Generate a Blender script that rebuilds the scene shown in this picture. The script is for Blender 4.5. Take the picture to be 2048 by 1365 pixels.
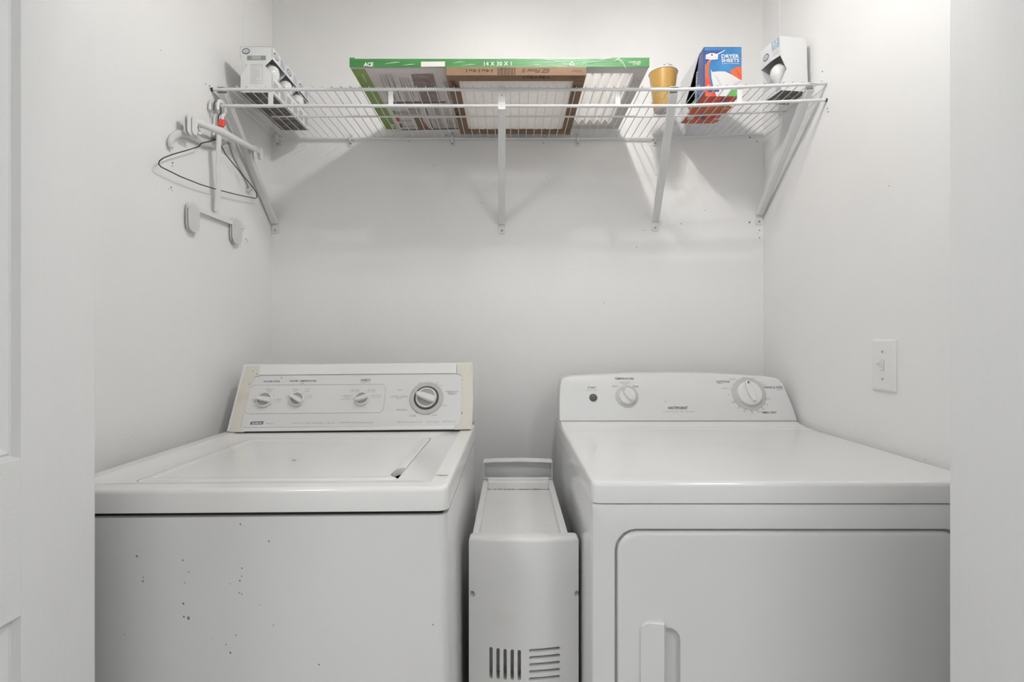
import bpy, bmesh, math, random
from mathutils import Vector, Matrix
for o in list(bpy.data.objects): bpy.data.objects.remove(o)
S = bpy.context.scene
COL = S.collection
random.seed(7)
# ------------------------------------------------------------------ camera / light / exposure
ZC = 1.165          # camera height
FPX = 1000.0        # focal length in pixels of the 2048 px wide frame
CX, CY = 1024.0, 682.5
cam = bpy.data.cameras.new('camera'); cam.sensor_width = 36; cam.lens = 36 * FPX / 2048
cam.clip_start = 0.02; cam.clip_end = 50
camo = bpy.data.objects.new('camera', cam); COL.objects.link(camo)
camo.location = (0, 0, ZC); camo.rotation_euler = (math.pi / 2, 0, 0)
S.camera = camo
W = bpy.data.worlds.new('world'); S.world = W; W.use_nodes = True
W.node_tree.nodes['Background'].inputs[0].default_value = (0.9, 0.95, 1, 1)
W.node_tree.nodes['Background'].inputs[1].default_value = 0.3
S.view_settings.view_transform = 'Standard'; S.view_settings.look = 'None'
S.view_settings.gamma = 1; S.view_settings.use_curve_mapping = False
S.view_settings.exposure = 0.1
CLOSET_LAMP = 365.0      # emission strength of the closet bulbs
HALL_LAMP = 35.5        # emission strength of the hall ceiling diffusers

# ------------------------------------------------------------------ materials
MATS = {}
def mat(name, col, rough=.5, metal=0, bump=None, var=None, coat=0, emit=0, alpha=1, trans=0, spec=.5, stretch=None, spots=None, sss=0):
    if name in MATS: return MATS[name]
    m = bpy.data.materials.new(name); m.use_nodes = True
    nt = m.node_tree; b = nt.nodes['Principled BSDF']
    def inp(k, v):
        if k in b.inputs: b.inputs[k].default_value = v
    c = (col[0], col[1], col[2], 1)
    inp('Base Color', c); inp('Roughness', rough); inp('Metallic', metal); inp('Coat Weight', coat)
    inp('Coat Roughness', .12); inp('Alpha', alpha); inp('Transmission Weight', trans); inp('Specular IOR Level', spec)
    if emit: inp('Emission Color', c); inp('Emission Strength', emit)
    if sss: inp('Subsurface Weight', sss)
    tc = None
    def coords():
        nonlocal tc
        if tc is None:
            t = nt.nodes.new('ShaderNodeTexCoord'); mp = nt.nodes.new('ShaderNodeMapping')
            nt.links.new(t.outputs['Object'], mp.inputs[0])
            if stretch: mp.inputs['Scale'].default_value = stretch
            tc = mp.outputs[0]
        return tc
    colsock = None
    if var:     # (scale, second colour, low, high)
        n = nt.nodes.new('ShaderNodeTexNoise'); n.inputs['Scale'].default_value = var[0]; n.inputs['Detail'].default_value = 5
        nt.links.new(coords(), n.inputs['Vector'])
        r = nt.nodes.new('ShaderNodeMapRange'); r.inputs[1].default_value = var[2]; r.inputs[2].default_value = var[3]
        nt.links.new(n.outputs['Fac'], r.inputs[0])
        mx = nt.nodes.new('ShaderNodeMix'); mx.data_type = 'RGBA'
        nt.links.new(r.outputs[0], mx.inputs[0])
        mx.inputs[6].default_value = c; mx.inputs[7].default_value = (*var[1], 1)
        colsock = mx.outputs[2]
    if spots:   # (scale, colour, threshold): sparse little specks of dirt
        v = nt.nodes.new('ShaderNodeTexVoronoi'); v.inputs['Scale'].default_value = spots[0]
        nt.links.new(coords(), v.inputs['Vector'])
        r = nt.nodes.new('ShaderNodeMapRange'); r.inputs[1].default_value = spots[2]; r.inputs[2].default_value = spots[2] * .6
        nt.links.new(v.outputs['Distance'], r.inputs[0])
        n2 = nt.nodes.new('ShaderNodeTexNoise'); n2.inputs['Scale'].default_value = 7
        nt.links.new(coords(), n2.inputs['Vector'])
        r2 = nt.nodes.new('ShaderNodeMapRange'); r2.inputs[1].default_value = .52; r2.inputs[2].default_value = .72
        nt.links.new(n2.outputs['Fac'], r2.inputs[0])
        mu = nt.nodes.new('ShaderNodeMath'); mu.operation = 'MULTIPLY'
        nt.links.new(r.outputs[0], mu.inputs[0]); nt.links.new(r2.outputs[0], mu.inputs[1])
        mx = nt.nodes.new('ShaderNodeMix'); mx.data_type = 'RGBA'
        nt.links.new(mu.outputs[0], mx.inputs[0])
        if colsock: nt.links.new(colsock, mx.inputs[6])
        else: mx.inputs[6].default_value = c
        mx.inputs[7].default_value = (*spots[1], 1); colsock = mx.outputs[2]
    if colsock: nt.links.new(colsock, b.inputs['Base Color'])
    if bump:    # (scale, strength, distance)
        n = nt.nodes.new('ShaderNodeTexNoise'); n.inputs['Scale'].default_value = bump[0]; n.inputs['Detail'].default_value = 4
        nt.links.new(coords(), n.inputs['Vector'])
        bp = nt.nodes.new('ShaderNodeBump'); bp.inputs['Strength'].default_value = bump[1]; bp.inputs['Distance'].default_value = bump[2]
        nt.links.new(n.outputs['Fac'], bp.inputs['Height']); nt.links.new(bp.outputs[0], b.inputs['Normal'])
    MATS[name] = m
    return m
M_WALL = mat('wall_paint', (.885, .878, .868), .55, bump=(170, .32, .0025), var=(2.2, (.862, .852, .84), .45, .8))
M_HALL = mat('hall_paint', (.78, .775, .765), .7)
M_CEIL = mat('ceiling_paint', (.82, .82, .81), .8)
M_FLOOR = mat('floor_vinyl', (.66, .63, .59), .5, var=(6, (.58, .55, .51), .4, .7))
M_DOORV = mat('door_paint_stile', (.87, .87, .868), .4, bump=(30, .35, .0012), stretch=(14, 14, .5))
M_DOORH = mat('door_paint_rail', (.87, .87, .868), .4, bump=(30, .45, .0015), stretch=(8, .7, 9))
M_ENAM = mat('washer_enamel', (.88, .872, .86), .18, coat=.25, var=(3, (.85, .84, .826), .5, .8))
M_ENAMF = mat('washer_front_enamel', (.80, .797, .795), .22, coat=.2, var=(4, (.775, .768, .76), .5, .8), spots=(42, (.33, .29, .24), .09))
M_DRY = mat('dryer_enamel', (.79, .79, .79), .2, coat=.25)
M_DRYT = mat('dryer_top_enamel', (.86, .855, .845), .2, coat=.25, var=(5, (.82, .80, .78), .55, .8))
M_PANEL = mat('console_panel', (.80, .80, .795), .24, coat=.2)
M_DPANEL = mat('dryer_console_plastic', (.79, .79, .785), .42)
M_CREAM = mat('aged_plastic', (.76, .72, .64), .4, var=(14, (.66, .58, .45), .58, .8))
M_KNOB = mat('knob_plastic', (.82, .82, .80), .35)
M_KNOBG = mat('knob_grey', (.42, .42, .41), .4)
M_RING = mat('dial_grey', (.60, .60, .59), .35)
M_CHROME = mat('dial_clear', (.58, .57, .555), .25, coat=.3)
M_DIALDARK = mat('dial_dark_ring', (.10, .085, .075), .5)
M_DARK = mat('dark_gap', (.035, .03, .025), .8)
M_BUTTON = mat('start_button', (.09, .09, .09), .35)
M_INK = mat('ink_dark', (.10, .10, .11), .6)
M_INKG = mat('ink_grey', (.36, .36, .37), .6)
M_INKL = mat('ink_light', (.50, .50, .50), .6)
M_INKO = mat('ink_orange', (.70, .28, .05), .6)
M_WHITEINK = mat('ink_white', (.88, .88, .88), .5)
M_STAIN = mat('stain', (.28, .24, .19), .7)
M_RUST = mat('rust', (.60, .36, .15), .7)
M_WIRE = mat('white_vinyl_wire', (.80, .80, .80), .35)
M_STEEL = mat('screw_steel', (.42, .41, .40), .35, metal=.9)
M_PLASTIC = mat('white_plastic', (.82, .815, .80), .3)
M_TRANSP = mat('milky_plastic', (.89, .89, .88), .25)
M_BLACKW = mat('black_wire', (.02, .02, .02), .4)
M_RED = mat('red_plastic', (.80, .07, .05), .4)
M_SLIM = mat('slim_cabinet_plastic', (.80, .795, .785), .38, var=(9, (.75, .735, .71), .55, .8))
M_PLATE = mat('switch_plate', (.84, .84, .83), .3)
M_CARDW = mat('white_card', (.82, .82, .82), .5)
M_CARDG = mat('grey_card', (.62, .60, .58), .7)
M_CARDD = mat('dark_card', (.13, .115, .105), .6, var=(60, (.25, .22, .20), .5, .62))
M_BULB = mat('frosted_bulb', (.90, .90, .89), .12, coat=.5)
M_GREEN = mat('green_card', (.04, .19, .045), .45, coat=.25, bump=(60, .5, .002), stretch=(1, 6, 6), var=(9, (.052, .225, .058), .4, .7))
M_OLIVE = mat('olive_print', (.24, .36, .07), .45, coat=.3)
M_LABEL = mat('label_paper', (.74, .68, .65), .5, coat=.2)
M_PLEAT = mat('pleated_media', (.90, .87, .84), .9, bump=(300, .3, .002))
M_FIBRE = mat('fibre_media', (.92, .90, .88), .95, bump=(160, 1.0, .012), var=(90, (.74, .70, .67), .5, .7))
M_KRAFT = mat('kraft_card', (.255, .158, .095), .8, var=(50, (.23, .14, .084), .4, .7))
M_KRAFTD = mat('brown_ink', (.075, .045, .03), .8)
M_CUP = mat('tan_paper_cup', (.48, .28, .065), .3, coat=.2)
M_CUPW = mat('paper_cup_rim', (.85, .84, .82), .45)
M_CUPB = mat('paper_cup_base', (.66, .60, .56), .6)
M_FOIL = mat('grey_foil', (.48, .48, .50), .35, metal=.5, bump=(60, 1, .01), var=(40, (.2, .2, .22), .45, .6))
M_BLUE = mat('print_blue', (.035, .18, .43), .4, var=(22, (.06, .25, .52), .45, .7))
M_NAVY = mat('print_navy', (.06, .07, .25), .35)
M_ORANGE = mat('print_orange', (.60, .13, .035), .4)
M_REDP = mat('print_red', (.66, .055, .03), .4, var=(30, (.72, .13, .04), .45, .6))
M_LGREEN = mat('print_green', (.13, .42, .10), .4)
M_SKYP = mat('print_sky', (.36, .48, .58), .45)
M_SAGE = mat('print_sage', (.47, .50, .45), .6)
M_PLUM = mat('print_plum', (.20, .15, .15), .5)
M_LAV = mat('print_lavender', (.55, .54, .68), .5)
M_BLACK = mat('carton_black', (.012, .012, .014), .6)
M_CLOTH = mat('print_cloth', (.72, .70, .70), .5)
M_LAMP = mat('lamp_glow', (1.0, .985, .96), .5, emit=CLOSET_LAMP)
M_HLAMP = mat('hall_lamp_glow', (.955, .98, 1.0), .5, emit=HALL_LAMP)
M_FILLLAMP = mat('added_fill_glow', (.955, .98, 1.0), .5, emit=HALL_LAMP * .9)  # glow of the added fill light in the hall
M_SHADEG = mat('added_shade_glass', (.85, .85, .84), .6)
M_BRASS = mat('lamp_metal', (.7, .68, .64), .3, metal=.8)

def translucent(m, col, f):
    nt = m.node_tree; b = nt.nodes['Principled BSDF']; out = nt.nodes['Material Output']
    t = nt.nodes.new('ShaderNodeBsdfTranslucent'); t.inputs[0].default_value = (*col, 1)
    mx = nt.nodes.new('ShaderNodeMixShader'); mx.inputs[0].default_value = f
    nt.links.new(b.outputs[0], mx.inputs[1]); nt.links.new(t.outputs[0], mx.inputs[2]); nt.links.new(mx.outputs[0], out.inputs[0])
translucent(M_SHADEG, (.96, .96, .95), .7)
translucent(M_TRANSP, (.92, .92, .91), .3)
translucent(M_PLEAT, (.95, .93, .91), .6)
translucent(M_FIBRE, (.96, .945, .93), .62)

# ------------------------------------------------------------------ geometry helpers
def V(*a): return Vector(a)
class Frame:
    """plane in the local space of a thing: origin, right, up, out"""
    def __init__(s, o, u, v, root=None):
        s.o = Vector(o); s.u = Vector(u).normalized(); s.v = Vector(v).normalized(); s.n = s.u.cross(s.v).normalized()
        s.inv = root_matrix(root).inverted() if root else Matrix()
    def at(s, a, b, w=0): return s.o + s.u * a + s.v * b + s.n * w
    def pix(s, x, y, w=0):
        c = s.inv @ Vector((0, 0, ZC)); d = s.inv.to_3x3() @ Vector(((x - CX) / FPX, 1, (CY - y) / FPX))
        o = s.o + s.n * w
        t = (o - c).dot(s.n) / d.dot(s.n); p = c + d * t - s.o
        return p.dot(s.u), p.dot(s.v)
def root_matrix(r):
    return Matrix.Translation(r.location) @ r.rotation_euler.to_matrix().to_4x4()
TXT = {}
def text_data(body, bold=0, shear=0):
    k = (body, bold, shear)
    if k in TXT: return TXT[k]
    c = bpy.data.curves.new('t', 'FONT'); c.body = body; c.size = 1; c.offset = bold; c.shear = shear
    c.resolution_u = 2; c.fill_mode = 'FRONT' if hasattr(c, 'fill_mode') else c.fill_mode
    o = bpy.data.objects.new('t', c); COL.objects.link(o)
    me = o.to_mesh()
    vs = [v.co.xy.copy() for v in me.vertices]; fs = [tuple(p.vertices) for p in me.polygons]
    x0 = min(v.x for v in vs); x1 = max(v.x for v in vs); y0 = min(v.y for v in vs); y1 = max(v.y for v in vs)
    o.to_mesh_clear(); bpy.data.objects.remove(o); bpy.data.curves.remove(c)
    TXT[k] = ([((v.x - x0) / (x1 - x0), (v.y - y0) / (y1 - y0)) for v in vs], fs, (x1 - x0) / (y1 - y0))
    return TXT[k]
class G:
    def __init__(s): s.v = []; s.f = []
    def add(s, vs, fs):
        n = len(s.v); s.v += [Vector(p) for p in vs]; s.f += [tuple(i + n for i in f) for f in fs]; return s
    def box(s, x0, x1, y0, y1, z0, z1):
        return s.add([(x, y, z) for x in (x0, x1) for y in (y0, y1) for z in (z0, z1)],
                     [(0, 1, 3, 2), (4, 6, 7, 5), (0, 4, 5, 1), (2, 3, 7, 6), (0, 2, 6, 4), (1, 5, 7, 3)])
    def rbox(s, x0, x1, y0, y1, z0, z1, r=.004, seg=2):
        bm = bmesh.new(); bmesh.ops.create_cube(bm, size=1)
        for v in bm.verts: v.co = Vector(((x0 + x1) / 2 + v.co.x * (x1 - x0), (y0 + y1) / 2 + v.co.y * (y1 - y0), (z0 + z1) / 2 + v.co.z * (z1 - z0)))
        bmesh.ops.bevel(bm, geom=bm.edges[:], offset=r, segments=seg, profile=.5, affect='EDGES')
        bm.verts.index_update(); s.add([v.co for v in bm.verts], [[v.index for v in f.verts] for f in bm.faces]); bm.free(); return s
    def poly(s, pts): return s.add(pts, [tuple(range(len(pts)))])
    def prism(s, F, pts, w0, w1):
        n = len(pts)
        a = sum(pts[i][0] * pts[(i + 1) % n][1] - pts[(i + 1) % n][0] * pts[i][1] for i in range(n))
        if a < 0: pts = pts[::-1]
        vs = [F.at(u, v, w0) for u, v in pts] + [F.at(u, v, w1) for u, v in pts]
        fs = [tuple(range(n, 2 * n)), tuple(range(n - 1, -1, -1))] + [(i, (i + 1) % n, n + (i + 1) % n, n + i) for i in range(n)]
        return s.add(vs, fs)
    def loft(s, loops, cap0=True, cap1=True):
        n = len(loops[0]); vs = [p for l in loops for p in l]; fs = []
        for k in range(len(loops) - 1):
            for i in range(n):
                j = (i + 1) % n; fs.append((k * n + i, k * n + j, (k + 1) * n + j, (k + 1) * n + i))
        if cap0: fs.append(tuple(range(n - 1, -1, -1)))
        if cap1: fs.append(tuple((len(loops) - 1) * n + i for i in range(n)))
        return s.add(vs, fs)
    def tube(s, pts, r, n=8, closed=False, flat=1.0):
        pts = [Vector(p) for p in pts]; m = len(pts); rings = []
        ref = None
        for i, p in enumerate(pts):
            a = pts[i - 1] if (i > 0 or closed) else p; b = pts[(i + 1) % m] if (i < m - 1 or closed) else p
            t = (b - a).normalized()
            if ref is None: ref = Vector((0, 0, 1)) if abs(t.z) < .9 else Vector((1, 0, 0))
            x = t.cross(ref)
            if x.length < 1e-6: x = t.orthogonal()
            x.normalize(); y = x.cross(t).normalized(); ref = y
            rr = r[i] if isinstance(r, (list, tuple)) else r
            rings.append([p + (x * math.cos(q) + y * math.sin(q) * flat) * rr for q in [2 * math.pi * k / n for k in range(n)]])
        if closed: rings.append(rings[0]); return s.loft(rings, False, False)
        return s.loft(rings)
    def lathe(s, F, prof, n=24, ca=0, cb=0, a0=0):
        loops = [[F.at(ca + r * math.cos(a0 + 2 * math.pi * k / n), cb + r * math.sin(a0 + 2 * math.pi * k / n), w) for k in range(n)] for r, w in prof]
        return s.loft(loops)
    def text(s, F, body, p0, p1, w=.0004, h=None, bold=0, shear=0):
        """text fitted on the baseline p0 -> p1 (panel coordinates)"""
        vs, fs, asp = text_data(body, bold, shear)
        d = Vector((p1[0] - p0[0], p1[1] - p0[1])); L = d.length; d.normalize(); q = Vector((-d.y, d.x))
        hh = h if h else L / asp
        return s.add([F.at(p0[0] + d.x * L * a + q.x * hh * b, p0[1] + d.y * L * a + q.y * hh * b, w) for a, b in vs], fs)
    def ptext(s, F, body, x0, y0, x1, y1, w=.0004, h=None, bold=0, shear=0):
        return s.text(F, body, F.pix(x0, y0), F.pix(x1, y1), w, h, bold, shear)
    def ppoly(s, F, pts, w=.0003):
        p = [F.pix(*q) for q in pts]; n = len(p)
        if sum(p[i][0] * p[(i + 1) % n][1] - p[(i + 1) % n][0] * p[i][1] for i in range(n)) < 0: p = p[::-1]
        return s.poly([F.at(a, b, w) for a, b in p])
    def pline(s, F, x0, y0, x1, y1, t=.0008, w=.0003):
        a = Vector(F.pix(x0, y0)); b = Vector(F.pix(x1, y1)); d = (b - a).normalized() * t / 2; q = Vector((-d.y, d.x))
        return s.poly([F.at(*(a - q), w), F.at(*(b - q), w), F.at(*(b + q), w), F.at(*(a + q), w)])
    def disc(s, F, a, b, r, w=.0004, n=12, ry=None, rot=0):
        ry = ry or r; c, k = math.cos(rot), math.sin(rot)
        return s.poly([F.at(a + r * math.cos(q) * c - ry * math.sin(q) * k, b + r * math.cos(q) * k + ry * math.sin(q) * c, w) for q in [2 * math.pi * i / n for i in range(n)]])
    def ring(s, F, a, b, r0, r1, w=.0004, n=32, q0=0, q1=2 * math.pi):
        pts = [q0 + (q1 - q0) * i / n for i in range(n + 1)]
        return s.add([F.at(a + r * math.cos(q), b + r * math.sin(q), w) for q in pts for r in (r0, r1)], [(2 * i, 2 * i + 1, 2 * i + 3, 2 * i + 2) for i in range(n)])
    def mesh(s, name, smooth=0, fix=True):
        me = bpy.data.meshes.new(name); me.from_pydata([tuple(v) for v in s.v], [], s.f)
        if fix:
            bm = bmesh.new(); bm.from_mesh(me); bmesh.ops.recalc_face_normals(bm, faces=bm.faces[:]); bm.to_mesh(me); bm.free()
        if smooth:
            for p in me.polygons: p.use_smooth = True
            me.set_sharp_from_angle(angle=math.radians(smooth))
        return me
    def build(s, name, m, parent=None, off=None, smooth=0, fix=True, label=None):
        """off: subtract this (world -> local) offset from the vertices"""
        if off is not None:
            o_ = Vector(off)
            for i, v in enumerate(s.v): s.v[i] = v - o_
        me = s.mesh(name, smooth, fix)
        me.materials.append(m); o = bpy.data.objects.new(name, me); COL.objects.link(o)
        if parent: o.parent = parent
        if label: o['label'] = label
        return o
def rr(F, a0, a1, b0, b1, r, w=0, seg=5):
    r = max(min(r, (a1 - a0) / 2 - 1e-5, (b1 - b0) / 2 - 1e-5), 1e-5); out = []
    for ca, cb, q0 in ((a1 - r, b0 + r, -90), (a1 - r, b1 - r, 0), (a0 + r, b1 - r, 90), (a0 + r, b0 + r, 180)):
        for k in range(seg + 1):
            q = math.radians(q0 + 90 * k / seg); out.append(F.at(ca + r * math.cos(q), cb + r * math.sin(q), w))
    return out
def cut(o, cutter):
    """apply a boolean difference"""
    c = cutter.build('cutter', M_DARK)
    if o.parent: c.parent = o.parent
    md = o.modifiers.new('b', 'BOOLEAN'); md.operation = 'DIFFERENCE'; md.solver = 'EXACT'; md.object = c
    dg = bpy.context.evaluated_depsgraph_get(); dg.update()
    me = bpy.data.meshes.new_from_object(o.evaluated_get(dg)); o.modifiers.clear(); o.data = me
    cm = c.data; bpy.data.objects.remove(c); bpy.data.meshes.remove(cm)
    if len(me.materials) > 1:
        for p in me.polygons: p.material_index = 0
    me.set_sharp_from_angle(angle=math.radians(35))
def tag(o, label, cat, group=None):
    o['label'] = label; o['category'] = cat
    if group: o['group'] = group
    return o
def thing(name, label, cat, loc=(0, 0, 0), rot=(0, 0, 0), group=None):
    o = bpy.data.objects.new(name, None); COL.objects.link(o); o.location = loc; o.rotation_euler = rot
    o.empty_display_size = .05
    return tag(o, label, cat, group)
def struct(name, g, m, parent=None, **k):
    o = g.build(name, m, parent, **k)
    if not parent: o['kind'] = 'structure'
    return o
def dup(o, parent=None):
    c = o.copy(); COL.objects.link(c); c.parent = parent
    for ch in list(o.children): dup(ch, c)
    return c
WORLD = Frame((0, 0, 0), (1, 0, 0), (0, 1, 0))
def at(x, y, Y):        # pixel + distance -> world point
    return Vector(((x - CX) / FPX * Y, Y, ZC + (CY - y) / FPX * Y))

# ------------------------------------------------------------------ room shell
XL, XR, YB = -.783, .819, 1.629
YF0, YF1 = .62, .74      # partition with the bifold opening
OL, OR_, OH = -.69, .72, 2.06
HX0, HX1, HY0 = -1.5, 1.5, -1.7
CEILZ = 2.44
struct('floor', G().box(HX0 - .1, HX1 + .1, HY0 - .1, YB + .1, -.1, 0), M_FLOOR)
struct('ceiling', G().box(HX0 - .1, HX1 + .1, HY0 - .1, YB + .1, CEILZ, CEILZ + .1), M_CEIL)
wall_back = struct('wall_back', G().box(XL - .1, XR + .1, YB, YB + .1, 0, CEILZ), M_WALL)
wall_left = struct('wall_left', G().box(XL - .1, XL, YF1, YB, 0, CEILZ), M_WALL)
wall_right = struct('wall_right', G().box(XR, XR + .1, YF1, YB, 0, CEILZ), M_WALL)
g = G().box(HX0, OL, YF0, YF1, 0, CEILZ).box(OR_, HX1, YF0, YF1, 0, CEILZ).box(OL, OR_, YF0, YF1, OH, CEILZ)
struct('wall_front', g, M_WALL)
struct('wall_hall_left', G().box(HX0 - .1, HX0, HY0, YF1, 0, CEILZ), M_HALL)
struct('wall_hall_right', G().box(HX1, HX1 + .1, HY0, YF1, 0, CEILZ), M_HALL)
struct('wall_hall_rear', G().box(HX0 - .1, HX1 + .1, HY0 - .1, HY0, 0, CEILZ), M_HALL)
# raised drywall strips next to the back corners above the shelf
struct('drywall_strip', G().rbox(XL - .001, XL + .0022, 1.453, YB, ZC + .66, CEILZ, .0009), M_WALL, wall_left)
struct('drywall_strip', G().rbox(XR - .002, XR + .001, 1.53, YB, ZC + .66, CEILZ, .0009), M_WALL, wall_right)
# nail holes and scuffs in the walls
FB = Frame((0, YB, ZC), (1, 0, 0), (0, 0, 1))
FL = Frame((XL, 0, ZC), (0, 1, 0), (0, 0, 1))
FR = Frame((XR, 0, ZC), (0, -1, 0), (0, 0, 1))
for wall, F, pts in ((wall_back, FB, [(1087, 286, 1.5), (1500, 275, 2.2), (1514, 283, 1.8), (1499, 445, 2.5), (1519, 461, 1.8), (1519, 476, 1.8), (1515, 467, .9), (1094, 355, .9), (1273, 494, 1.2), (1362, 448, 1.3), (1409, 421, 1), (1287, 461, 1.2), (551, 267, 2), (555, 283, 1.6), (557, 287, 1.2), (818, 283, 1.2), (893, 271, 1.8), (905, 266, 2.2), (868, 331, .9), (962, 406, 1), (1150, 380, .8), (1208, 606, 1.1)]),
                     (wall_left, FL, [(345, 326, 2.6), (344, 332, 1.6), (342, 375, 2.4), (344, 381, 1.6), (338, 378, 1.4), (492, 479, 1.8), (495, 483, 1.6), (491, 487, 1.2), (411, 168, 1.6), (419, 172, 2.0), (321, 101, 1.2)]),
                     (wall_right, FR, [(1645, 143, 2.2), (1655, 217, 2), (1656, 224, 2.2), (1778, 372, 1.3), (1851, 920, 1)])):
    for x, y, r in pts:
        a, b = F.pix(x, y); rad = r / 614 if F is FB else r / (abs(x - CX) / .8)
        hole = G().lathe(F, [(rad * .75, -.002), (rad * .75, .0005)], 9, a, b, random.random())
        hole.build('nail_hole', M_STAIN, wall)
# bifold doors, folded back against the jambs
def door(name, xf, side):
    """xf: visible face, side=+1 when the face looks to +X"""
    r = bpy.data.objects.new(name, None); COL.objects.link(r); r['kind'] = 'structure'; r.location = (xf, .53, 0)
    T = .034
    for k in range(2):
        x1 = -side * .039 * k; x0 = x1 - side * T
        lo, hi = min(x0, x1), max(x0, x1)
        yA, yB, st = -.19, .19, .109
        G().rbox(lo, hi, yB - st, yB, .012, 2.03, .0015).build('stile', M_DOORV, r)
        G().rbox(lo, hi, yA, yA + st, .012, 2.03, .0015).build('stile', M_DOORV, r)
        for z0, z1 in ((.012, .21), (ZC - .337, ZC - .143), (1.92, 2.03)):
            G().rbox(lo, hi, yA + st - .001, yB - st + .001, z0, z1, .0015).build('rail', M_DOORH, r)
        F = Frame((x1 if k == 0 else x0, 0, 0), (0, 1, 0) if (side > 0) == (k == 0) else (0, -1, 0), (0, 0, 1))
        for z0, z1 in ((.21, ZC - .337), (ZC - .143, 1.92)):
            a0, a1 = yA + st, yB - st
            lp = []
            for ins, w in ((0, -T * .9), (0, -.0012), (.0022, -.0100), (.0040, -.0105), (.0075, -.0078), (.0125, -.0100), (.0215, -.0145), (.0235, -.0145), (.0245, -.0085), (.036, -.0045)):
                lp.append([F.at(u, v, w) for u, v in ((a0 + ins, z0 + ins), (a1 - ins, z0 + ins), (a1 - ins, z1 - ins), (a0 + ins, z1 - ins))])
            G().loft(lp).build('panel', M_DOORV, r)
    return r
door('door_1', -.6, 1)
door('door_2', .63, -1)

# ------------------------------------------------------------------ lamps (out of frame)
t = thing('ceiling_light', 'semi-flush two-bulb ceiling light above the closet shelf', 'lamp', (.19, .83, CEILZ))
FD = Frame((0, 0, 0), (1, 0, 0), (0, -1, 0))      # out = down
G().lathe(FD, [(.065, 0), (.065, .012), (.05, .024), (.012, .03), (.012, .1), (.02, .105), (.02, .13)], 28).build('canopy', M_BRASS, t, smooth=35)
for s in (-1, 1):
    F = Frame((0, s * .05, -.175), (1, 0, 0), (0, -1, 0))
    G().tube([(0, 0, -.115), (0, s * .03, -.12), (0, s * .05, -.135), (0, s * .05, -.15)], .012, 10).build('bulb_socket', M_BRASS, t, smooth=40)
    G().lathe(F, [(.009, -.028), (.011, -.012), (.016, .008), (.0185, .018), (.016, .028), (.009, .034), (.001, .036)], 20).build('bulb', M_LAMP, t, smooth=60)
G().loft([[V(r * math.cos(6.28318 * k / 36), r * math.sin(6.28318 * k / 36), z) for k in range(36)] for r, z in ((.02, -.105), (.06, -.108), (.085, -.125), (.105, -.155), (.116, -.190), (.114, -.190), (.103, -.155), (.083, -.127), (.06, -.11), (.02, -.107))], False, False).build('added_shade', M_SHADEG, t, smooth=40)  # unseen shade, added to dim the bulbs' light on the upper walls
def hall_lamp(x, y, label, m):
    t = thing('hall_fill_light', label, 'lamp', (x, y, CEILZ))
    G().lathe(FD, [(.2, 0), (.2, .03), (.19, .035)], 32).build('pan', M_BRASS, t, smooth=35)
    G().lathe(FD, [(.185, .03), (.175, .06), (.13, .085), (.06, .098), (.004, .1)], 32).build('diffuser', m, t, smooth=60)
hall_lamp(-1.05, -.5, 'round flush dome light on the hall ceiling by the left door', M_HLAMP)
hall_lamp(1.05, -.85, 'added fill light, round dome on the hall ceiling at the far end', M_FILLLAMP)  # second dome is added, unseen, to fill the appliance fronts

# ------------------------------------------------------------------ washer
WX, WY = -.414, .781
wa = thing('washing_machine', 'white top-loading washing machine with stained control console', 'washing machine', (WX, WY, 0), (0, math.radians(-.45), 0))
WT = ZC - .231            # deck height
HW = .321
FXY = Frame((0, 0, 0), (1, 0, 0), (0, 1, 0))
body = G().loft([rr(FXY, -HW + .002, HW - .002, .0015, .60, .016, z) for z in (.02, WT - .0445)] ).build('cabinet_body', M_ENAMF, wa, smooth=40)
G().box(-HW + .010, HW - .010, .012, .59, WT - .06, WT - .03).build('seam_gap', M_DARK, wa)
LX0, LX1, LY0, LY1 = -.624 - WX, -.187 - WX, .837 - WY, 1.197 - WY
lp = [rr(FXY, -HW + .012, HW - .012, .012, .59, .01, WT - .037)]
for ins, z in ((.0, .037), (0, .0075), (.0008, .0042), (.0025, .0018), (.0048, .0005), (.0075, 0), (.0085, 0), (.030, 0), (.031, 0), (.036, -.0028)):
    lp.append(rr(FXY, -HW + ins, HW - ins, ins, .60 - ins, max(.016 - ins * .3, .006), WT - z if z >= 0 else WT + z))
zz = WT - .0028
lp += [rr(FXY, LX0 - .0022, LX1 + .0022, LY0 - .0022, LY1 + .0022, .012, z) for z in (zz, zz - .05)]
G().loft(lp).build('top_deck', M_ENAM, wa, smooth=28)
zl = zz + .0012
lid = G().loft([rr(FXY, LX0 + i, LX1 - i, LY0 + i, LY1 - i, .010, zl + z) for i, z in ((0, -.012), (0, -.002), (.0015, -.0006), (.004, 0), (.005, 0), (.011, 0), (.012, 0), (.017, -.0012), (.018, -.0013), (.03, -.0014), (.032, -.0014))]).build('lid', M_ENAM, wa, smooth=28)
nf = Frame((LX1 + .002, .879 - WY, zl - .03), (1, 0, 0), (0, 1, 0))
c = G(); c.loft([[nf.at(.019 * math.cos(q), .034 * math.sin(q), w) for q in [2 * math.pi * k / 20 for k in range(20)]] for w in (0, .06)]); cut(lid, c)
FT = Frame((0, 0, zl - .0014), (1, 0, 0), (0, 1, 0), wa)
st = G()
for x, y, r in ((587, 921, .0035), (590, 922, .002)):
    a, b = FT.pix(x, y); st.disc(FT, a, b, r, .0004, 9, r * .6)
st.build('lid_speck', M_STAIN, wa)
FT2 = Frame((0, 0, WT), (1, 0, 0), (0, 1, 0), wa)
st = G()
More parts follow.
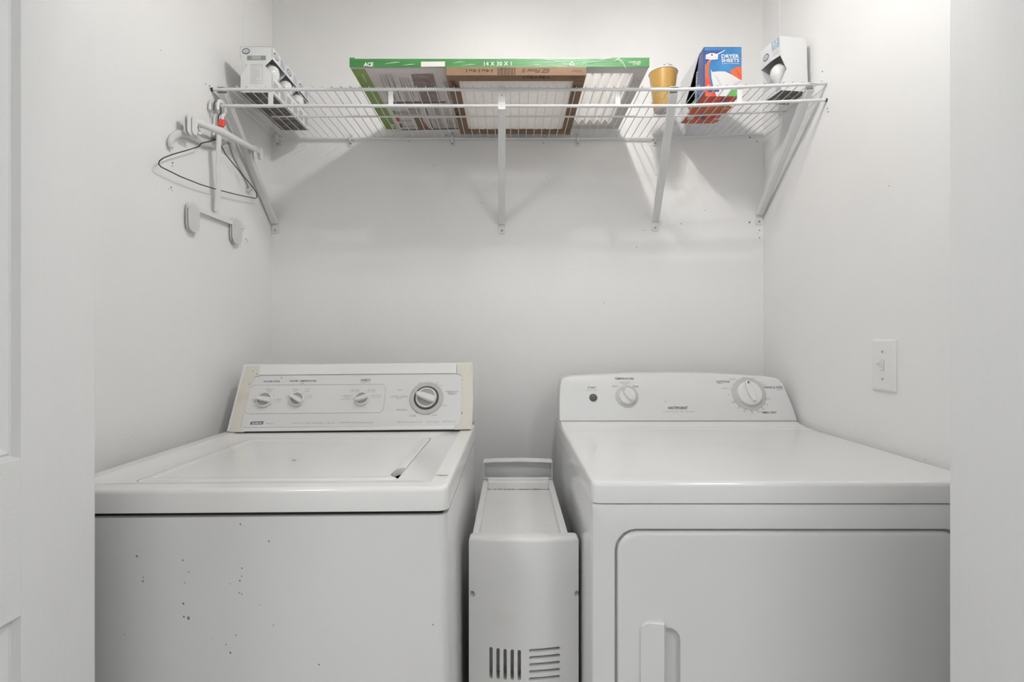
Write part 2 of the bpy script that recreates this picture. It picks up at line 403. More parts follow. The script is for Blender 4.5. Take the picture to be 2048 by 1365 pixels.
for x, y, rx, ry in ((886, 952, .008, .0016), (878, 951, .006, .001), (893, 951, .004, .001)):
    a, b = FT2.pix(x, y); st.disc(FT2, a, b, rx, .0005, 12, ry)
st.build('rust_stain', M_RUST, wa)
st = G(); FW = Frame((0, .0015, 0), (1, 0, 0), (0, 0, 1), wa)
for x, y, r in ((366, 1121, 1.5), (367, 1208, 2), (368, 1234, 1.8), (377, 1237, 2.6), (274, 1113, 1.8), (286, 1163, 1.8), (287, 1155, 1.1), (538, 1083, 1.6), (481, 1049, 1.6), (484, 1137, 1.4), (483, 1153, 1.2), (480, 1162, 1.5), (479, 1186, 1.2), (484, 1189, 1.2), (378, 1145, 1.2), (370, 1166, 1.1), (461, 1306, 1.9), (866, 1250, 1.4), (472, 1271, 1.3), (452, 1290, 1.2), (638, 1330, 1.6), (547, 1251, 1.1), (250, 1270, 1), (521, 1210, .9)):
    a, b = FW.pix(x, y); st.disc(FW, a, b, r / 1280, .0004, 9, r * 1.35 / 1280, random.random())
st.build('rust_speck', M_STAIN, wa)['kind'] = 'stuff'
# console
CZ0, CZ1 = WT + .0022, ZC - .0622
CY0, CY1 = 1.278 - WY, 1.36 - WY
CB = .665
FCX = Frame((-.7225 - WX + .001, 0, 0), (0, 1, 0), (0, 0, 1))      # profile plane, out = +X
prof = [(CY0, CZ0), (CY1 - .004, CZ1 - .012), (CY1, CZ1 - .003), (CY1 + .006, CZ1), (CY1 + .03, CZ1), (CB, CZ1 - .02), (CB, CZ0)]
G().prism(FCX, prof, 0, .6215).build('console_body', M_ENAM, wa, smooth=30)
FC = Frame((-.7225 - WX, CY0, CZ0), (1, 0, 0), (0, CY1 - .004 - CY0, CZ1 - .012 - CZ0), wa)
def crop(pts, x0, y0, s): return [(x0 + a * s, y0 + b * s) for a, b in pts]
lcap = crop([(368, 225), (560, 222), (548, 360), (490, 375), (440, 465), (290, 1040), (295, 1055), (340, 1065), (330, 1128), (130, 1128)], 440, 700, .14652)
rcap = crop([(1595, 205), (1812, 195), (1815, 700), (1800, 1090), (1565, 1095), (1570, 1040), (1625, 1025), (1645, 960), (1665, 860), (1670, 380), (1645, 345), (1600, 335)], 680, 700, .14648)
for p in (lcap, rcap): G().prism(FC, [FC.pix(*q) for q in p], -.001, .0042).build('end_cap', M_CREAM, wa, label='yellowed cream end cap')
pan = crop([(548, 362), (490, 377), (440, 467), (291, 1040), (297, 1053), (342, 1063)], 440, 700, .14652) + crop([(1572, 1042), (1625, 1024), (1645, 960), (1664, 860), (1669, 380), (1645, 346), (1600, 337)], 680, 700, .14648)
G().prism(FC, [FC.pix(*q) for q in pan], -.001, .0022).build('control_panel', M_PANEL, wa)
G().prism(FC, [FC.pix(*q) for q in ((521, 732.5), (913, 729.5), (913, 748), (521, 751.5))], -.001, .0046).build('top_trim', M_ENAM, wa)
G().prism(FC, [FC.pix(*q) for q in ((489, 857.5), (910, 852.5), (909, 859.5), (488, 864))], -.001, .0042).build('bottom_trim', M_ENAM, wa)
FP = Frame(FC.at(0, 0, .0022), FC.u, FC.v, wa)
lines = G()
a0, b1 = FP.pix(498, 771); a1, b0 = FP.pix(766, 826); a0 += .004
q = rr(Frame(FP.at(0, 0, 0), FP.u, FP.v), a0, a1, b0, b1, .014, .0003, 6)
lines.tube(q, .0006, 5, closed=True)
lines.build('panel_outline', M_INKL, wa)
ink = G(); inkg = G()
for tx, x0, x1, y in (('WATER LEVEL', 527, 560, 765.5), ('WATER TEMPERATURE', 579, 633, 764.5), ('SPEEDS', 721, 741, 763)):
    G().ptext(FP, tx, x0, y, x1, y - .4, shear=.2, bold=.012).build('lettering', M_INK, wa)
for tx, x0, x1, y in (('ULTRA CLEAN', 781, 815, 795.5), ('PREWASH', 793, 814, 822), ('SOAK', 819, 833, 834), ('PERMANENT', 891, 917, 785.5), ('PRESS I', 896, 913, 790)):
    G().ptext(FP, tx, x0, y, x1, y, bold=.006).build('lettering', M_INKG, wa)
for tx, x0, x1, y in (('MEDIUM', 532, 546, 780.5), ('LOAD', 534, 543, 784.5), ('SMALL', 504, 513, 801.5), ('LOAD', 504, 512, 804.5), ('LARGE', 552, 563, 800.5), ('LOAD', 552, 561, 804.5),
                      ('WARM', 585, 596, 780.5), ('COLD', 586, 594, 784), ('WARM', 609, 619, 780.5), ('WARM', 609, 618, 784.5), ('COLD', 572, 580, 792.5), ('COLD', 572, 580, 796.5), ('HOT', 617, 624, 793), ('COLD', 616, 624, 796.5),
                      ('WASH', 601, 609, 766.5), ('RINSE', 600, 608, 769), ('AGITATE - SPIN', 720, 740, 766.5),
                      ('DELICATE', 702, 718, 781.5), ('SLOW - SLOW', 700, 718, 784.8), ('REGULAR', 736, 751, 781.5), ('FAST - FAST', 735, 751, 784.8), ('HANDWASH', 685, 705, 793.5), ('CASUAL', 689, 701, 797), ('EXTRA SLOW - SLOW', 682, 709, 800), ('HEAVY DUTY', 743, 764, 793), ('FAST - FAST', 745, 761, 796.5),
                      ('SHORT', 794, 805, 782), ('super', 792, 803, 799.5), ('SPIN', 837, 845, 769), ('OFF', 855, 861, 767.5), ('PRE', 872, 877, 766.5), ('WASH', 868, 876, 769.5), ('RINSE', 864, 874, 832), ('SPIN', 853, 860, 831), ('RINSE', 885, 894, 812.5), ('spin', 878, 884, 773.5),
                      ('PUSH & TURN CLOCKWISE TO SET', 794, 845, 846), ('PULL TO START', 854, 878, 845.5), ('PUSH TO STOP', 886, 910, 845),
                      ('80 Series', 532, 546, 849), ('Heavy Duty', 585, 603, 848.5), ('Super Capacity Plus', 613, 645, 848.5), ('Quiet Pak', 654, 669, 848.2), ('2 Speed Motor With 4 Speed Combinations', 679, 747, 847.5)):
    inkg.ptext(FP, tx, x0, y, x1, y)
for x, y in ((537, 786.5), (548, 790.5), (550, 801), (594, 787), (606, 787), (613, 795), (720, 786), (733, 785), (740, 793), (709, 796), (608, 847.5), (649, 847)):
    a, b = FP.pix(x, y); inkg.disc(FP, a, b, .0011, .0004, 8)
inkg.build('small_lettering', M_INKG, wa)['kind'] = 'stuff'
lg = G()
lg.ppoly(FP, [(499.5, 849.8), (502.5, 844), (527.5, 843.4), (525.5, 849.6)])
lg.build('maker_badge', M_INK, wa)
lg = G(); lg.ptext(FP, 'KENMORE', 503.2, 848.8, 524.5, 848.6, .0007, bold=.02, shear=.25, h=.0046); lg.build('badge_lettering', M_WHITEINK, wa)
def knob(parent, F, x, y, rpx, ang, ring=None, depth=.016, name='control_knob'):
    a, b = F.pix(x, y); a2, _ = F.pix(x + rpx, y); r = a2 - a
    if ring:
        a3, _ = F.pix(x + ring, y); R = a3 - a
        G().lathe(F, [(R, 0), (R, .002), (R * .96, .0035), (R * .74, .0035), (R * .72, .0015)], 40, a, b).build('dial_ring', M_CHROME, parent, smooth=35)
        G().lathe(F, [(r * 1.16, .0016), (r * 1.16, .0042), (r * .9, .0042)], 36, a, b).build('dial_dark_ring', M_DIALDARK, parent, smooth=40)  # dark ring around the knob
        tk = G()
        for k in range(46):
            if k % 9 == 0: continue
            q = 2 * math.pi * k / 46; c, s = math.cos(q), math.sin(q); r0, r1 = R * .84, R * (.95 if k % 3 else .9)
            tk.poly([F.at(a + c * rr_ - s * e, b + s * rr_ + c * e, .0038) for rr_, e in ((r0, -.0004), (r1, -.0004), (r1, .0004), (r0, .0004))])
        tk.build('dial_mark', M_INKL, parent)
    kn = G().lathe(F, [(r, .001), (r, .006), (r * .97, .0085), (r * .86, .009), (r * .84, .007), (r * .5, .007)], 32, a, b).build(name, M_KNOB, parent, smooth=35)
    if True:
        g2 = G().lathe(F, [(r * .84, .006), (r * .83, .0072), (.0005, .0072)], 28, a, b); g2.build('knob_face', M_KNOBG, kn, smooth=40)
    c, s = math.cos(ang), math.sin(ang)
    K = Frame(F.at(a, b, 0), F.u * c + F.v * s, F.v * c - F.u * s)
    wd = r * .26
    base = [(-r * .99, -wd), (-r * .5, -wd * 1.25), (r * .4, -wd * 1.1), (r * .93, -wd * .6), (r * .93, wd * .6), (r * .4, wd * 1.1), (-r * .5, wd * 1.25), (-r * .99, wd)]
    g2 = G().loft([[K.at(u, v, .005) for u, v in base], [K.at(u, v, depth * .85) for u, v in base], [K.at(u * .97, v * .7, depth) for u, v in base]])
    g2.build('grip', M_KNOB, kn, smooth=30)
    return kn
knob(wa, FP, 530, 801, 15.5, math.radians(170))
knob(wa, FP, 595, 800, 14.5, math.radians(152))
knob(wa, FP, 725, 799, 13.5, math.radians(200))
knob(wa, FP, 853, 797, 21, math.radians(160), ring=34, depth=.022)
st = G()
for x, y, r, ry in ((564, 757, 1.8, 2.6), (541, 811, 1.6, 2.2), (834, 825, 3, 3), (508, 744, 1.6, 2)):
    a, b = FC.pix(x, y); st.disc(FC, a, b, r / 740, .0047 if x == 508 else .0027, 9, ry / 740, .5)
st.build('scuff', M_INKL, wa)['kind'] = 'stuff'
st = G()
for x, y, r in ((924, 828, 1.5), (500, 770, 1.2), (924, 762, .9), (515, 750, 1.2)):
    a, b = FC.pix(x, y); st.disc(FC, a, b, r / 740, .0047, 9, r * 1.6 / 740)
st.build('rust_spot', M_RUST, wa)['kind'] = 'stuff'
G().box(-.7215 - WX, -.1015 - WX, CY0 + .004, CB - .004, WT - .004, CZ0 + .0004).build('console_gap', M_DARK, wa)

# ------------------------------------------------------------------ dryer
DX0, DX1, DYF = .1345, .811, .842
dr = thing('clothes_dryer', 'white front-loading clothes dryer with rounded control console', 'dryer', ((DX0 + DX1) / 2, DYF, 0))
DC = (DX0 + DX1) / 2; HD = (DX1 - DX0) / 2
DT = ZC - .238
lp = [rr(FXY, -HD + ins, HD - ins, ins, .69, max(.014 - ins * .3, .006), DT - z) for ins, z in ((.006, .0355), (0, .0355), (0, .008), (.0008, .0045), (.0025, .0018), (.005, .0005), (.008, 0), (.009, 0), (.02, 0))]
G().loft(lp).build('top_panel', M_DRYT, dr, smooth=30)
FDF = Frame((0, .0, 0), (1, 0, 0), (0, 0, 1), dr)      # front plane, out = -Y
DA0, DB1 = .1735 - DC, ZC - .3175
DA1, DB0 = .765 - DC, .30
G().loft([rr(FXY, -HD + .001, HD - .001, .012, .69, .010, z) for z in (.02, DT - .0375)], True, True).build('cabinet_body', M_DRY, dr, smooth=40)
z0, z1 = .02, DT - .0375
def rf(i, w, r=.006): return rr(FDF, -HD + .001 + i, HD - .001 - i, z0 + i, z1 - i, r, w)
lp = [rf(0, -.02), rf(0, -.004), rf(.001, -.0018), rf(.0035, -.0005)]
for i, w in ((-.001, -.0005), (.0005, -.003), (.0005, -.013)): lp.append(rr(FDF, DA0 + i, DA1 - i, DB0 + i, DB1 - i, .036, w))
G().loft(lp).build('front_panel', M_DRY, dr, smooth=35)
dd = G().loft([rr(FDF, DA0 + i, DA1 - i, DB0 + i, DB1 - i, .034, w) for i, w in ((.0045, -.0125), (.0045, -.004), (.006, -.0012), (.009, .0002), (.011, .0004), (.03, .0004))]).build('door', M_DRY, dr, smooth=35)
hz1 = ZC - .4705; hz0 = hz1 - .2
cg = G().loft([rr(FDF, .235 - DC, .2835 - DC, hz0 - .012, hz1 - .012, .022, w) for w in (-.011, .004)]); cut(dd, cg)
pts = []
hx0, hx1 = .2155 - DC, .2545 - DC
for ca, cb, q0 in ((hx0 + .018, hz1 - .014, 90), (hx0 + .018, hz0 + .014, 180)):
    for k in range(7):
        q = math.radians(q0 + 15 * k); pts.append((ca + .018 * math.cos(q), cb + .014 * math.sin(q)))
pts += [(hx1, hz0), (hx1, hz1)]
cm = sum(p[0] for p in pts) / len(pts), sum(p[1] for p in pts) / len(pts)
def sc(f, w0, w1): return [FDF.at(cm[0] + (u - cm[0]) * f, cm[1] + (v - cm[1]) * (1 - (1 - f) * .25), w0 + (w1 - w0) * (u - hx0) / (hx1 - hx0)) for u, v in pts]
G().loft([sc(1, -.001, -.003), sc(1, .003, .009), sc(.94, .0045, .0115)]).build('door_handle', M_DRY, dr, smooth=30)
# cove + console
BY, BZ = 1.418 - DYF, ZC - .2275
FCV = Frame((-HD + .004, 0, 0), (0, 1, 0), (0, 0, 1))
cv = [(BY - .075, DT - .002)] + [(BY - .07 + .07 * k / 8, DT + .0004 + (BZ - DT - .001) * (k / 8) ** 2.2) for k in range(9)] + [(.685, BZ - .0015), (.685, DT - .002)]
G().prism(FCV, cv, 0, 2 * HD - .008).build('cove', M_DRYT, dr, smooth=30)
FCD = Frame((0, BY, BZ), (1, 0, 0), (0, .052, .1335), dr)
outl = [(1117, 842), (1117.5, 820), (1118.5, 795), (1120.5, 768), (1123, 759), (1129, 754.5), (1140, 752.5), (1180, 750.3), (1220, 748.2), (1280, 746.2), (1335, 745.3), (1390, 745.8), (1450, 748), (1500, 750.8), (1540, 753.5), (1552, 755.3), (1560, 759.5), (1567, 768), (1578, 793), (1589, 819), (1598.5, 842)]
ol = [FCD.pix(*p) for p in outl]
ol = [(max(-HD + .0005, min(HD - .0005, a)), b) for a, b in ol]
ca, cb = sum(p[0] for p in ol) / len(ol), .06
def inset(d, w, dy=0): return [FCD.at(a - math.copysign(min(d, abs(a - ca)), a - ca), b - (d if b > .01 else 0), w) + V(0, dy, 0) for a, b in ol]
G().loft([inset(.005, 0), inset(.0015, -.0015), inset(0, -.005), inset(0, -.005, .06), inset(.012, -.005, .095)]).build('console_body', M_DPANEL, dr, smooth=40)
G().box(-HD + .008, HD - .008, BY + .004, .67, BZ - .003, BZ + .001).build('console_gap', M_DARK, dr)
FQ = Frame(FCD.at(0, 0, 0), FCD.u, FCD.v, dr)
ink = G(); inkg = G(); inko = G()
for tx, x0, x1, y, bd in (('START', 1175.5, 1192, 778, .012), ('TEMPERATURE', 1229, 1268, 760, .012), ('COTTONS', 1433, 1459.5, 766, .012), ('WRINKLE FREE', 1524.5, 1565, 777.5, .012), ('TIMED DRY', 1522.5, 1553.5, 827.8, .012), ('HOTPOINT', 1336.5, 1376, 819.5, .03)):
    G().ptext(FQ, tx, x0, y, x1, y, bold=bd).build('lettering', M_INK, dr)
for tx, x0, x1, y in (('PUSH TO START', 1173, 1195, 782.6), ('WRINKLE FREE', 1238.5, 1260, 767), ('medium', 1245, 1255, 769.6), ('COTTONS', 1222.5, 1236, 773), ('regular', 1224, 1235, 775.8), ('DELICATE', 1266, 1276, 773), ('low', 1266.5, 1277, 775.8),
                      ('6 Cushion Top Finish  -  Extra Large Capacity', 1327, 1390, 825.5), ('LESS DRY', 1459, 1471, 759.5), ('MORE DRY', 1497, 1510, 758.3), ('MORE DRY', 1444, 1458.5, 778), ('regular', 1435, 1447, 768.8), ('LESS DRY', 1514, 1526, 766.8), ('MORE DRY', 1519, 1533, 770.5), ('medium', 1553, 1565, 780.8), ('EXTRA', 1533, 1542, 799.5), ('off', 1485, 1489, 757), ('off', 1455, 1459, 791.5),
                      ('70', 1532.5, 1536, 811.5), ('60', 1525, 1529, 820), ('50', 1515, 1519, 826), ('40', 1502, 1506, 827.5), ('30', 1487, 1491, 824.5), ('20', 1475, 1479, 817.5), ('10', 1464, 1468, 807)):
    inkg.ptext(FQ, tx, x0, y, x1, y)
for x, y in ((1517, 772.5), (1530.5, 798), (1529, 808), (1523.5, 816), (1514, 821), (1503, 822.5), (1490.5, 819.5), (1479, 813.5), (1469.5, 804.5)):
    a, b = FQ.pix(x, y); G().disc(FQ, a, b, .0012, .0016, 8).build('dial_dot', M_INK, dr)
for x, y in ((1473.5, 763.3), (1497, 761.8), (1462, 779)):
    a, b = FQ.pix(x, y); G().disc(FQ, a, b, .0013, .0016, 8).build('dial_dot', M_INKO, dr)
inkg.build('small_lettering', M_INKG, dr)['kind'] = 'stuff'
a, b = FQ.pix(1186.5, 796)
G().lathe(FQ, [(.0115, 0), (.0115, .0015), (.0105, .003), (.0098, .0028), (.009, .0032), (.004, .004), (.0004, .0042)], 28, a, b).build('start_button', M_BUTTON, dr, smooth=40, label='dark round start button')
def dknob(x, y, rpx, Rpx, ang, big):
    a, b = FQ.pix(x, y); r = FQ.pix(x + rpx, y)[0] - a; R = FQ.pix(x + Rpx, y)[0] - a
    G().lathe(FQ, [(R, .0002), (R, .0010), (R * .98, .0013), (.0005, .0013)], 40, a, b).build('dial_ring', M_RING, dr, smooth=40)
    kn = G().lathe(FQ, [(r, .001), (r * .99, .006), (r * .95, .0095), (r * .86, .011), (r * .74, .0115), (r * .6, .0115), (.0005, .0118)], 36, a, b).build('control_knob', M_KNOB, dr, smooth=40)
    c, s = math.cos(ang), math.sin(ang)
    K = Frame(FQ.at(a, b, 0), FQ.u * c + FQ.v * s, FQ.v * c - FQ.u * s)
    bs = [(-r * .72, -r * .1), (-r * .3, -r * .27), (r * .5, -r * .27), (r * .98, -r * .14), (r * 1.03, 0), (r * .98, r * .14), (r * .5, r * .27), (-r * .3, r * .27), (-r * .72, r * .1)]
    G().loft([[K.at(u, v, .006) for u, v in bs], [K.at(u * .97, v * .9, .019) for u, v in bs], [K.at(u * .92, v * .62, .021) for u, v in bs]]).build('grip', M_KNOB, kn, smooth=35)
    mk = G()
    if big: mk.poly([K.at(r * .96, 0, .0214), K.at(r * .72, r * .11, .0214), K.at(r * .72, -r * .11, .0214)])
    else: mk.poly([K.at(r * .96, -.0006, .0214), K.at(r * .96, .0006, .0214), K.at(r * .66, .0006, .0214), K.at(r * .66, -.0006, .0214)])
    mk.build('pointer', M_INK, kn)
dknob(1254, 793.5, 17, 23, math.radians(122), False)
dknob(1498, 788, 25, 34, math.radians(102), True)
st = G()
for x, y in ((1330, 803), (1332, 803.6)):
    a, b = FQ.pix(x, y); st.disc(FQ, a, b, .0018, .0004, 8, .001, -.3)
st.build('scuff', M_INKL, dr)
# ------------------------------------------------------------------ slim cabinet between the machines
SX, SY = .0225, .962
sl = thing('slim_appliance', 'narrow white plastic appliance with slotted vents between washer and dryer', 'appliance', (SX, SY, 0))
SZ = ZC - .379
def arc(i, dz=0, back=.026):
    x0, x1 = -.106 + i, .1065 - i; pts = []
    for k in range(97):
        q = -1 + k / 48; x = (x0 + x1) / 2 + q * (x1 - x0) / 2
        e = 1 - abs(q) ** 8; pts.append((x, i + .006 - .012 * (1 - q * q) * 1.0 - 0 * e))
    return pts + [(x1, back), (x0, back)]
lp = []
for i, z in ((.0, .025), (0, ZC - .645), (0, ZC - .6), (0, ZC - .575), (0, ZC - .50), (0, ZC - .473), (0, SZ - .008), (.0008, SZ - .0045), (.003, SZ - .0018), (.007, SZ)):
    lp.append([V(x, y, z) for x, y in arc(i)])
cov = G().loft(lp).build('front_cover', M_SLIM, sl, smooth=40)
FS = Frame((0, 0, 0), (1, 0, 0), (0, 0, 1), sl)
def slot(c, x0, y0, x1, y1, wpx):
    a0, b0 = FS.pix(x0, y0); a1, b1 = FS.pix(x1, y1); h = wpx / 2 / 1040
    if abs(x1 - x0) < abs(y1 - y0): c.loft([rr(FS, a0 - h, a0 + h, min(b0, b1), max(b0, b1), h * .98, w, 4) for w in (-.024, .02)])
    else:
        K = Frame(FS.at(a0, b0, 0), FS.at(a1, b1) - FS.at(a0, b0), FS.n.cross(FS.at(a1, b1) - FS.at(a0, b0)))
        L = math.hypot(a1 - a0, b1 - b0); c.loft([rr(K, 0, L, -h, h, h * .98, w, 4) for w in (-.024, .02)])
c = G()
for x, y0, y1 in ((982.2, 1294, 1357), (996.2, 1295, 1357.3), (1010.3, 1296, 1357.8), (1024.4, 1296.5, 1358), (1038.5, 1297, 1358.5)): slot(c, x, y0, x, y1, 6.6)
for y0, y1 in ((1299, 1296.3), (1313, 1310.5), (1327, 1324.7), (1341, 1339), (1355.3, 1353)): slot(c, 1057.8, y0, 1120, y1, 6.2)
for x in (944, 1154.8):
    a, b = FS.pix(x, 1191); c.lathe(FS, [(.0055, -.010), (.0062, .02)], 18, a, b)
cut(cov, c)
for x in (944, 1154.8):
    a, b = FS.pix(x, 1190.5)
    G().lathe(FS, [(.0026, -.0125), (.0026, -.0085), (.0016, -.0078)], 12, a, b).build('cover_screw', M_STEEL, sl, smooth=30)
G().box(-.098, .0875, .022, .396, .02, ZC - .3935).build('cabinet_body', M_SLIM, sl)
for x0, x1 in ((-.100, -.087), (.0745, .0875)):
    G().rbox(x0, x1, .02, .398, ZC - .45, ZC - .3765, .002).build('side_rail', M_SLIM, sl)
G().rbox(-.0875, .075, .36, .405, ZC - .395, ZC - .372, .003).build('rear_step', M_SLIM, sl)
G().rbox(-.0875, .075, .372, .384, ZC - .374, ZC - .366, .0025).build('rear_lip', M_SLIM, sl)
G().rbox(-.099, .0865, .425, .431, ZC - .42, ZC - .328, .002).build('rear_panel', M_SLIM, sl)
G().loft([[V(x, y, z) for x, z in ((-.1, ZC - .3285), (-.07, ZC - .3265), (-.006, ZC - .325), (.06, ZC - .3265), (.0875, ZC - .3285), (.0875, ZC - .331), (.06, ZC - .329), (-.006, ZC - .3275), (-.07, ZC - .329), (-.1, ZC - .331))] for y in (.394, .43)]).build('rear_flange', M_SLIM, sl)
for x0 in (-.1, .0855):
    G().rbox(x0, x0 + .002, .394, .43, ZC - .40, ZC - .329, .0006).build('rear_flange', M_SLIM, sl)
for x0 in (-.1, .073): G().rbox(x0, x0 + .0145, .393, .396, ZC - .374, ZC - .3705, .0008).build('clip_bar', M_SLIM, sl)
st = G(); FSD = Frame((0, 0, ZC - .3935), (1, 0, 0), (0, 1, 0), sl)
for k in range(34):
    x = random.uniform(985, 1108); y = random.uniform(1000, 1065); a, b = FSD.pix(x, y)
    if -.083 < a < .07 and .03 < b < .34: st.disc(FSD, a, b, random.uniform(.0004, .0012), .0004, 7, random.uniform(.0004, .001))
st.build('dirt_speck', M_STAIN, sl)['kind'] = 'stuff'
st = G(); FSR = Frame((0, .3597, 0), (1, 0, 0), (0, 0, 1), sl)
for k in range(16):
    u = -.085 + .158 * (k / 15) ** .8; st.disc(FSR, u, ZC - .3925 + random.uniform(-.0004, .0006), random.uniform(.003, .008), .0003, 8, random.uniform(.0004, .0012))
st.build('dirt_line', M_STAIN, sl)

# ------------------------------------------------------------------ light switch
sw = thing('light_switch', 'white toggle light switch plate on the right closet wall', 'light switch', (XR, 1.0975, ZC - .0535))
FSW = Frame((0, 0, 0), (0, -1, 0), (0, 0, 1), sw)
G().loft([rr(FSW, -.035 + i, .035 - i, -.0572 + i, .0572 - i, .004, w) for i, w in ((0, -.002), (0, .0022), (.0012, .0042), (.0035, .0055), (.006, .006))]).build('wall_plate', M_PLATE, sw, smooth=30)
G().loft([rr(FSW, -.0052 + i, .0052 - i, -.012 + i, .012 - i, .001, w) for i, w in ((0, .0052), (0, .0064))]).build('toggle_slot', M_KNOBG, sw)
G().loft([rr(FSW, -.0045, .0045, -.0112, .0112, .001, w) for w in (.0055, .0068)]).build('toggle_base', M_PLATE, sw)
K = Frame(FSW.at(0, 0, .006), (0, -1, 0), V(0, 0, 1) * .82 + V(1, 0, 0) * .57)
G().loft([rr(K, -.0042, .0042, -.0045, .0045, .001, 0), rr(K, -.0038, .0038, -.0035, .0035, .001, .011), rr(K, -.0036, .0036, -.003, .003, .0012, .0145)]).build('toggle', M_PLATE, sw, smooth=35)
for z in (.0302, -.0302): G().lathe(FSW, [(.0031, .0056), (.003, .0066), (.002, .007)], 14, 0, z).build('plate_screw', M_INKL, sw, smooth=35)

# ------------------------------------------------------------------ wire shelf
def zo(x): return max(0, x - .44) * .042        # the right end of the shelf rides up
ZS, YR = ZC + .6545, 1.30
sh = thing('wire_shelf', 'white vinyl-coated wire closet shelf with hanging rod and diagonal braces', 'shelf', (0, YB, ZC + .6545))
so = sh.location
def rail(name, x0, x1, y, z, r):
    xs = [x0, -.4, 0, .44, .6, x1]
    return G().tube([(x, y, z + zo(x)) for x in xs], r, 10).build(name, M_WIRE, sh, so, smooth=50)
rail('front_rail', -.776, .816, YR, ZS, .0042)
rail('hang_rod', -.757, .814, YR, ZC + .6115, .0042)
rail('middle_rail', -.70, .7995, 1.456, ZS - .0005, .0026)
rail('back_rail', -.765, .812, YB - .010, ZS + .002, .0036)
wm = None
k = 0; x = -.762
while x < .815:
    if wm is None:
        gw = G().tube([(0, YB - .007, ZS + .0062), (0, 1.456, ZS + .0045), (0, YR + .004, ZS + .0058), (0, YR - .004, ZS + .0062), (0, YR - .0062, ZS + .0038)], .0013, 6)
        o = gw.build('deck_wire', M_WIRE, sh, so, smooth=60); wm = o
    else:
        o = wm.copy(); COL.objects.link(o); o.parent = sh
    o.location = (x, 0, zo(x)); x += .02445
for x in (540.5, 781, 1236, 1480):
    p = at(x, 195, YR); g = G().rbox(p.x - .0065, p.x + .0065, YR + .001, YR + .004, ZC + .609 + zo(p.x), ZS + .003 + zo(p.x), .0012)
    g.build('rod_hanger', M_WIRE, sh, so)
def bracket(xt, xb, zb, zt, plate=False):
    """sheet steel U-channel brace from the front rail down to the wall"""
    p0 = V(xt, YR + .008, zt); p1 = V(xb, YB - .008, zb + .022)
    d = (p1 - p0).normalized(); up = V(0, -d.z, d.y).normalized()
    if up.z < 0: up = -up
    sd = d.cross(up).normalized(); w = .0105; hh = .006
    prof = [(-w, hh), (-w, -hh), (-w + .003, -hh - .002), (w - .003, -hh - .002), (w, -hh), (w, hh), (w - .0018, hh), (w - .0018, -hh + .001), (-w + .0018, -hh + .001), (-w + .0018, hh)]
    br = G().loft([[p + sd * a + up * b for a, b in prof] for p in (p0, p0.lerp(p1, .06), p1)]).build('support_bracket', M_WIRE, sh, so, smooth=30)
    g = G(); F = Frame((xb, YB, zb), (1, 0, 0), (0, 0, 1))
    g.loft([rr(F, -.0115 + i, .0115 - i, -.014 + i, .024, .005, w) for i, w in ((0, -.001), (0, .0022), (.0008, .0032))])
    g.build('foot_plate', M_WIRE, br, so, smooth=30)
    G().lathe(F, [(.0038, .003), (.0036, .0048), (.002, .0056)], 14, 0, -.003).build('screw', M_STEEL, br, so, smooth=35)
    F2 = Frame((xt, YR, zt), (1, 0, 0), (0, 0, 1))
    tp = G()
    if plate: tp.loft([rr(F2, -.0095, .0095, -.05, .010, .003, w) for w in (.0044, .0056)])
    tp.loft([[V(xt + u, y, zt + v) for y, v in ((YR - .006, .0092), (YR + .006, .0102), (YR + .016, .003), (YR + .016, .001), (YR + .005, .0086), (YR - .006, .0080))] for u in (-.0095, .0095)])
    tp.build('rail_clip', M_WIRE, br, so)
    if plate: G().lathe(F2, [(.0022, .005), (.002, .0062), (.001, .0066)], 10, 0, -.014).build('screw', M_STEEL, br, so)
bracket(-.7565, -.7705, ZC + .364, ZS - .004)
bracket(-.0265, -.0325, ZC + .363, ZS - .004, True)
bracket(.4225, .466, ZC + .372, ZS - .004)
bracket(.779, .8035, ZC + .392, ZS + .006)
for x in (557, 702, 905, 1155, 1309):
    px = (x - CX) / 614
    F = Frame((px, YB, ZS + zo(px)), (1, 0, 0), (0, 0, 1))
    g = G().loft([rr(F, -.0085, .0085, -.020, -.003, .003, w) for w in (-.001, .0045)])
    g.loft([rr(F, -.007, .007, -.006, .018, .003, w) for w in (-.001, .0035)])
    g.tube([F.at(0, q[0], q[1]) for q in ((.012, .003), (.009, .012), (.002, .0155), (-.005, .013), (-.008, .004))], .0035, 8)
    cl = g.build('wall_clip', M_WIRE, sh, so, smooth=35)
    G().lathe(F, [(.0034, .004), (.0032, .0058), (.0012, .0062)], 12, 0, -.013).build('screw', M_STEEL, cl, so, smooth=35)
    G().lathe(F, [(.0026, .003), (.0024, .005), (.001, .0054)], 12, 0, .0145).build('screw', M_STEEL, cl, so, smooth=35)
G().tube([(-.7765, YR, ZS), (-.7815, YR, ZS)], .0046, 10).build('end_cap', M_BLACKW, sh, so)
g = G().tube([(-.772, YR + .002, ZS + .004), (-.771, YR + .03, ZS - .004), (-.7705, YR + .055, ZS - .009)], .0042, 8); g.build('end_clip', M_WIRE, sh, so, smooth=50)
G().tube([(.8145, YR, ZC + .6115 + zo(.81)), (.818, YR, ZC + .6115 + zo(.81))], .0044, 10).build('end_cap', M_BLACKW, sh, so)
ZD = ZS + .0062 + .0014        # top of the deck wires

